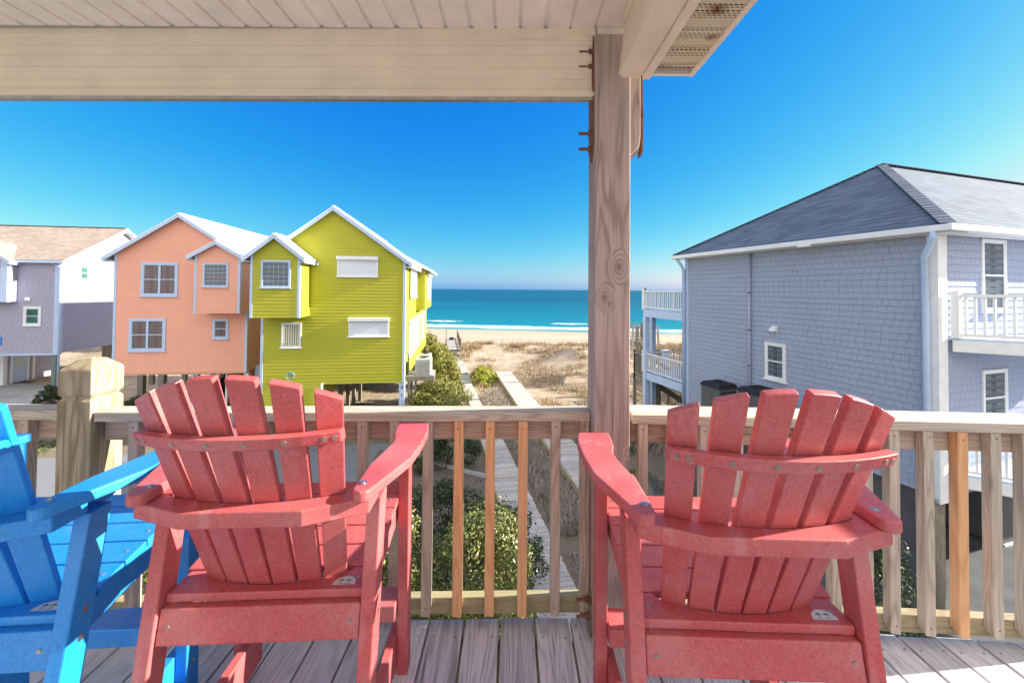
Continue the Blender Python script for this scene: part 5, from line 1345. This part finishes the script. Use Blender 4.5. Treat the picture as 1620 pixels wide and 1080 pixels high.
# ================================================================== CARS beneath the peach house
def make_car(loc, rz, label, suv=True):
    c = empty('parked_car', loc, rz, label, 'car', None)
    L, W, Hh = 4.7, 1.85, (1.72 if suv else 1.5)
    prof = [(-L/2, .35), (-L/2, .95), (-L/2+.25, 1.05), (-L/2+1.05, 1.12), (L/2-.35, 1.15), (L/2-.05, 1.0), (L/2, .55), (L/2-.05, .3)]
    # body along local x; wheel arches cut as straight notches
    low = [(L/2-.55, .3), (L/2-.6, .62), (L/2-1.25, .62), (L/2-1.3, .3), (-L/2+1.35, .3), (-L/2+1.3, .62), (-L/2+.65, .62), (-L/2+.6, .3)]
    mb = MB(); mb.prism([(x, -W/2, z) for x, z in prof + low], 0, (0, W, 0)); mb.build('body', M['carpaint'], c, .05, 3, True)
    cab = [(-L/2+1.0, 1.10), (-L/2+1.75, Hh-.06), (-L/2+2.1, Hh), (L/2-.75, Hh-.02), (L/2-.3, 1.14)]
    mb = MB(); b0 = [(-L/2+.95, -W/2+.06, 1.11), (L/2-.28, -W/2+.06, 1.14), (L/2-.28, W/2-.06, 1.14), (-L/2+.95, W/2-.06, 1.11)]; t0 = [(-L/2+1.8, -W/2+.22, Hh), (L/2-.7, -W/2+.22, Hh-.02), (L/2-.7, W/2-.22, Hh-.02), (-L/2+1.8, W/2-.22, Hh)]
    mb.hexa(b0, t0); mb.build('cabin', M['carpaint'], c, .06, 3, True)
    gl = MB()
    def lerp(p, q, s): return tuple(a + (b-a)*s for a, b in zip(p, q))
    def panel(a, b, cc, d, off):   # quad on a cabin face
        a1 = lerp(lerp(a, b, .07), lerp(d, cc, .07), .12); b1 = lerp(lerp(a, b, .93), lerp(d, cc, .93), .12); c1 = lerp(lerp(a, b, .93), lerp(d, cc, .93), .86); d1 = lerp(lerp(a, b, .07), lerp(d, cc, .07), .86)
        gl.prism([Vector(q) for q in (a1, b1, c1, d1)], 0, off)
    panel(b0[0], b0[1], t0[1], t0[0], (0, -.012, .004)); gl.build('side_window', M['glass'], c); gl = MB()
    panel(b0[2], b0[3], t0[3], t0[2], (0, .012, .004)); gl.build('side_window', M['glass'], c); gl = MB()
    panel(b0[3], b0[0], t0[0], t0[3], (-.012, 0, .008)); gl.build('windscreen', M['glass'], c); gl = MB()
    panel(b0[1], b0[2], t0[2], t0[1], (.012, 0, .005)); gl.build('rear_window', M['glass'], c)
    for x in (-L/2+.98, L/2-.92):
        for s in (-1, 1):
            wl_ = MB().tube([(x, s*(W/2-.22), .34), (x, s*(W/2-.01), .34)], .34, 24).build('wheel', M['tyre'], c, .02); MB().tube([(x, s*(W/2-.02), .34), (x, s*(W/2+.005), .34)], .2, 16).build('rim', M['chrome'], wl_)
    for s in (-1, 1):
        MB().box(-L/2-.012, -L/2+.1, s*.72-.17, s*.72+.17, .74, .90).build('headlight', M['chrome'], c, .02); MB().box(L/2-.12, L/2+.012, s*.78-.1, s*.78+.1, .72, 1.0).build('tail_light', M['redlamp'], c, .02)
        MB().box(-L/2+1.55, -L/2+1.75, s*(W/2+.09)-.09, s*(W/2+.09)+.09, 1.12, 1.26).build('mirror', M['carpaint'], c, .03)
    MB().box(-L/2-.015, -L/2+.02, -.5, .5, .58, .70).build('grille', M['chrome'], c, .01); MB().box(-L/2-.03, -L/2+.02, -.85, .85, .38, .50).build('bumper', M['foundation'], c, .02)
    return c
make_car(wp(PEACH, PEACH.fy(297, 620)[0]+.6, 4.0, GZ+.02), PEACH.th + R(90), 'black car parked beneath the peach house, behind the numbered pile')
make_car(wp(PEACH, PEACH.fy(370, 620)[0]+.35, 4.6, GZ+.02), PEACH.th + R(92), 'dark car parked at the right end beneath the peach house', False)
strip_sheet('carport_floor', [wp(PEACH, -7.5, -1.0, 0)[:2], wp(PEACH, .4, -1.0, 0)[:2], wp(PEACH, .4, 11, 0)[:2], wp(PEACH, -7.5, 11, 0)[:2]], GZ+.008, m_plain('gravel_darkened_as_shade', (.16,.145,.13), .95, .4, 2, .5, 60))  # floor colour darkened to stand for the shade under the house

# ================================================================== VEGETATION
rng = np.random.default_rng(7)
def mesh_from(name, V, Q, mat, parent=None):
    me = bpy.data.meshes.new(name); n = len(V)
    me.vertices.add(n); me.vertices.foreach_set('co', V.astype(np.float32).ravel())
    k = Q.shape[1]; me.loops.add(Q.size); me.loops.foreach_set('vertex_index', Q.astype(np.int32).ravel())
    me.polygons.add(len(Q)); me.polygons.foreach_set('loop_start', np.arange(0, Q.size, k, dtype=np.int32)); me.polygons.foreach_set('loop_total', np.full(len(Q), k, dtype=np.int32))
    me.update(calc_edges=True); me.validate(); me.materials.append(mat)
    o = bpy.data.objects.new(name, me); COL.objects.link(o); o.parent = parent; return o
def leaves(P, size, N=None):
    n = len(P); a = rng.normal(size=(n, 3)); 
    if N is not None: a = a*.75 + N*1.0
    a[:, 2] += .25; a /= np.linalg.norm(a, axis=1)[:, None]
    b = rng.normal(size=(n, 3)); b -= (b*a).sum(1)[:, None]*a; b /= np.linalg.norm(b, axis=1)[:, None]; c = np.cross(a, b)
    s = size*rng.uniform(.6, 1.25, n)[:, None]
    V = np.stack([P - b*s, P + c*s*.42 + a*s*.08, P + b*s, P - c*s*.42 + a*s*.08], 1).reshape(-1, 3)
    return V, np.arange(4*n).reshape(-1, 4)
def fbm(P, f, seed):
    out = np.zeros(len(P))
    for i, p in enumerate(P): out[i] = mnoise.noise(Vector((p[0]*f+seed, p[1]*f, p[2]*f)))
    return out
def shrub(name, label, cx, cy, rx, ry, h, n, leaf, mat, seed, group=None, z0=None, cat='shrub', lumps=9, twig=14):
    z0 = ground_z(cx, cy) if z0 is None else z0
    r = empty(name, (cx, cy, z0), 0, label, cat, group); rr = np.random.default_rng(seed)
    # sub-clumps spread over a dome, leaves scattered on shoots inside each
    cl = []
    for i in range(lumps*7):
        th = rr.uniform(0, 2*math.pi); e = rr.uniform(.02, 1)**.8; q = math.sqrt(max(0, 1 - (e*.95)**2)) * rr.uniform(.25, .92)
        cl.append((math.cos(th)*q*rx, math.sin(th)*q*ry, h*(.12 + .80*e), rr.uniform(.11, .27)))
    cl = np.array(cl); w = cl[:, 3]**2; w /= w.sum(); idx = rr.choice(len(cl), n, p=w)
    d = rr.normal(size=(n, 3)); d /= np.linalg.norm(d, axis=1)[:, None]; rad = rr.uniform(.35, 1, n)**.5
    sc = cl[idx, 3]; P = cl[idx, :3] + d*(rad*sc)[:, None]*np.array([rx, ry, h*.55])
    spikes = rr.random(n) < .16; P[spikes] += (d*np.array([.6, .6, 1.0]))[spikes]*(rr.uniform(.0, .42, n)*sc*max(rx, h))[spikes][:, None]
    P[:, 2] = np.maximum(P[:, 2], .03)
    keep = rr.random(n) < .93
    V, Q = leaves(P[keep], leaf, d[keep]); mesh_from('foliage', V, Q, M[mat], r)
    mb = MB()
    for i in range(twig):
        c = cl[i % len(cl)]; a = Vector((rr.normal()*.08, rr.normal()*.08, -.05)); e_ = Vector(c[:3]); m = a.lerp(e_, .5) + Vector((rr.normal()*.08, rr.normal()*.08, .05)); mb.tube([a, m, e_], [.022*h/2, .014*h/2, .005], 5)
    mb.build('branches', M['bark'], r, 0, 2, True)
    return r
shrub('shrub', 'tall sunlit glossy bush just below the railing, between the red chair and the orange balusters', -2.15, 6.55, 1.30, 1.0, 3.4, 21000, .033, 'leafn', 11)
shrub('shrub', 'sunlit glossy bush directly behind the three orange balusters', -.50, 6.8, 1.38, 1.1, 3.05, 26000, .033, 'leafn', 12)
shrub('shrub', 'sunlit bush below the railing between the blue chair and the first red chair', -5.3, 6.7, 1.5, 1.0, 2.95, 15000, .036, 'leafn', 13)
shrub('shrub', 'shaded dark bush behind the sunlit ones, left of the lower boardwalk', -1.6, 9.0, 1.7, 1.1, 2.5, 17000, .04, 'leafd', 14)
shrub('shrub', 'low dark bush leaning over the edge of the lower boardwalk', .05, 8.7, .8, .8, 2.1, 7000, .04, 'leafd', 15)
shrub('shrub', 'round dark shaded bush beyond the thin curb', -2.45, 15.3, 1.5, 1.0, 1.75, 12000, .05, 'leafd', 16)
shrub('yaupon_bush', 'wide olive bush in front of the air conditioner platform', -3.55, 19.5, 2.15, 1.3, 2.35, 19000, .055, 'leafy', 17, 'olive bushes along the stepping path')
shrub('yaupon_bush', 'small olive bush at the corner pile of the lime house', -4.9, 18.3, .9, .8, 1.5, 5000, .05, 'leafy', 27, 'olive bushes along the stepping path')
shrub('yaupon_bush', 'second olive bush beside the first two pale slabs', -3.85, 23.8, 1.15, 1.6, 2.75, 13000, .06, 'leafy', 18, 'olive bushes along the stepping path')
shrub('yaupon_bush', 'tall olive bush behind the air conditioners', -5.1, 28.2, 1.35, 1.9, 3.0, 13000, .07, 'leafy', 19, 'olive bushes along the stepping path')
shrub('yaupon_bush', 'farthest olive bush beside the dune crossover', -6.9, 33.6, 1.5, 2.2, 3.0, 12000, .08, 'leafy', 20, 'olive bushes along the stepping path')
shrub('low_shrub', 'bright yellow green low shrub right of the stepping path', -2.15, 30.2, 1.2, 2.6, .95, 9000, .06, 'leafl', 21)
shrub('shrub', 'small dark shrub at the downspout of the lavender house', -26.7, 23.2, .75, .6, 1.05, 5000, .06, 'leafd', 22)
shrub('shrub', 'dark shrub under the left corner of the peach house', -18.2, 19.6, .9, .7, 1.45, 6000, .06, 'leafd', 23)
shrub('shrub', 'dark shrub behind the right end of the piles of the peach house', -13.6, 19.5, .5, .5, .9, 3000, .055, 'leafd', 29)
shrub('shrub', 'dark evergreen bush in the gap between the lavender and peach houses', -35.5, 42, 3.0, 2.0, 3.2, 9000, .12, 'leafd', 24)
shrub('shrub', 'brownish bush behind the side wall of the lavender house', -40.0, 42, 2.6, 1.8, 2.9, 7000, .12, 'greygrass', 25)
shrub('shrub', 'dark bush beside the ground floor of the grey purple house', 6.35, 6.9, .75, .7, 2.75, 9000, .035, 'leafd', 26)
mb = MB()
for i in range(60): mb.box(-48+.2*i*1.6, -48+.2*i*1.6+.3, 46, 46.03, GZ-.2, -3.9+.1*math.sin(i))
o = mb.build('board_fence', M['walk'], None); tag(o, 'sunlit tan board fence far behind the gap between two houses', 'fence')

def tufts(name, pts, blades, length, width, mat, spread=.12, label=None):
    n = len(pts); B = blades; P = np.repeat(pts, B, 0); m = len(P)
    th = rng.uniform(0, 2*np.pi, m); lean = rng.uniform(.1, .95, m); L = length*rng.uniform(.45, 1.2, m)
    off = np.stack([rng.normal(size=m)*spread, rng.normal(size=m)*spread, np.zeros(m)], 1); base = P + off; base[:, 2] -= .02
    d = np.stack([np.cos(th)*np.sin(lean), np.sin(th)*np.sin(lean), np.cos(lean)], 1)
    s = np.stack([-np.sin(th), np.cos(th), np.zeros(m)], 1)*width*rng.uniform(.6, 1.3, m)[:, None]
    mid = base + d*(L*.55)[:, None]; d2 = d.copy(); d2[:, 2] -= .55; tip = mid + d2*(L*.45)[:, None]
    V = np.stack([base - s, base + s, mid + s*.7, mid - s*.7, tip + s*.15, tip - s*.15], 1).reshape(-1, 3)
    q = np.arange(m)[:, None]*6; Q = np.concatenate([q + np.array([[0, 1, 2, 3]]), q + np.array([[3, 2, 4, 5]])], 0)
    o = mesh_from(name, V, Q, M[mat]); o['kind'] = 'stuff'
    if label: o['label'] = label
    return o
RW = [((l[0]+r[0])/2, (l[1]+r[1])/2) for l, r in RWALK]
trail = [(*gpt(793, 588, -6.6),), (*gpt(808, 572, -6.6),), (*gpt(790, 560, -6.5),), (*gpt(775, 549, -6.4),)]
lp = [gpt(900, 925, ZL), gpt(790, 700, ZL), gpt(748, 630, ZL), gpt(727, 573, ZL), (-6.5, 42), (-7.3, 50)]
def segd(x, y, pl):
    best = 1e9
    for (a, b) in zip(pl[:-1], pl[1:]):
        ax, ay = a; bx, by = b; t = max(0, min(1, ((x-ax)*(bx-ax)+(y-ay)*(by-ay))/((bx-ax)**2+(by-ay)**2+1e-9)))
        best = min(best, math.hypot(x-ax-t*(bx-ax), y-ay-t*(by-ay)))
    return best
def in_house(x, y):
    for Hh, W0, W1, D0 in ((LIME, -7, 1.2, 14), (PEACH, -7, 1, 12), (LAV, -15, .5, 10), (RH, -2, 15, 8.5)):
        p = Vector((x, y, 0)) - Hh.O; a, b = p.dot(Hh.X), p.dot(Hh.Y)
        if W0 < a < W1 and -1 < b < D0: return True
    return False
def scatter(n, x0, x1, y0, y1, cond, nf=.35, th=0.0, seed=0):
    r = random.Random(seed); out = []; k = 0
    while len(out) < n and k < n*30:
        k += 1; x = r.uniform(x0, x1); y = y0 + (y1-y0)*r.random()
        if mnoise.noise(Vector((x*nf, y*nf, seed*3.1))) < th: continue
        if segd(x, y, RW) < .85 or segd(x, y, lp) < .62 or segd(x, y, trail) < 1.2 or in_house(x, y) or not cond(x, y): continue
        out.append((x, y, ground_z(x, y)))
    return np.array(out)
between = lambda x, y: True
tufts('dune_grass', scatter(5200, -3, 26, 22, 47, between, .34, -.06, 1), 10, .40, .014, 'drygrass', .16, 'tan dry grass over the dunes')
tufts('dune_grass', scatter(2200, -30, -4, 34, 47, lambda x, y: x < -5.5 or y > 36, .30, -.1, 2), 9, .5, .02, 'drygrass', .16, 'tan dry grass behind the lime house')
tufts('dune_grass', scatter(1500, -6, 24, 41, 47, between, .25, .05, 3), 10, .62, .016, 'drygrass', .12, 'taller ochre grass along the dune crest')
tufts('sea_oats', scatter(170, -10, 26, 43.5, 48, between, .25, -.1, 4), 2, 1.25, .012, 'greygrass', .05, 'thin sea oat stalks along the dune crest')
tufts('dead_grass', scatter(4200, -3.4, 3.2, 7.0, 27, lambda x, y: 1.42-.205*(y-9) < x < 2.8-.165*(y-9), .5, -.25, 5), 10, .42, .011, 'greygrass', .12, 'bleached tangled grass between the two boardwalks')
tufts('dead_grass', scatter(1300, .8, 6.5, 9, 24, lambda x, y: x > RW[0][0]*0 + 2.6 - .15*(y-8), .45, .05, 6), 9, .30, .012, 'greygrass', .14, 'patchy bleached grass right of the raised boardwalk')
tufts('ground_cover', scatter(1500, 2.6, 6.4, 11.5, 18.5, between, .7, -.05, 7), 8, .12, .02, 'greengrass', .12, 'low green weeds beside the grey purple house')
tufts('ground_cover', scatter(900, -33, -19, 15.4, 17.6, between, .4, -.3, 8), 8, .12, .03, 'greengrass', .12, 'strip of grass along the driveway')

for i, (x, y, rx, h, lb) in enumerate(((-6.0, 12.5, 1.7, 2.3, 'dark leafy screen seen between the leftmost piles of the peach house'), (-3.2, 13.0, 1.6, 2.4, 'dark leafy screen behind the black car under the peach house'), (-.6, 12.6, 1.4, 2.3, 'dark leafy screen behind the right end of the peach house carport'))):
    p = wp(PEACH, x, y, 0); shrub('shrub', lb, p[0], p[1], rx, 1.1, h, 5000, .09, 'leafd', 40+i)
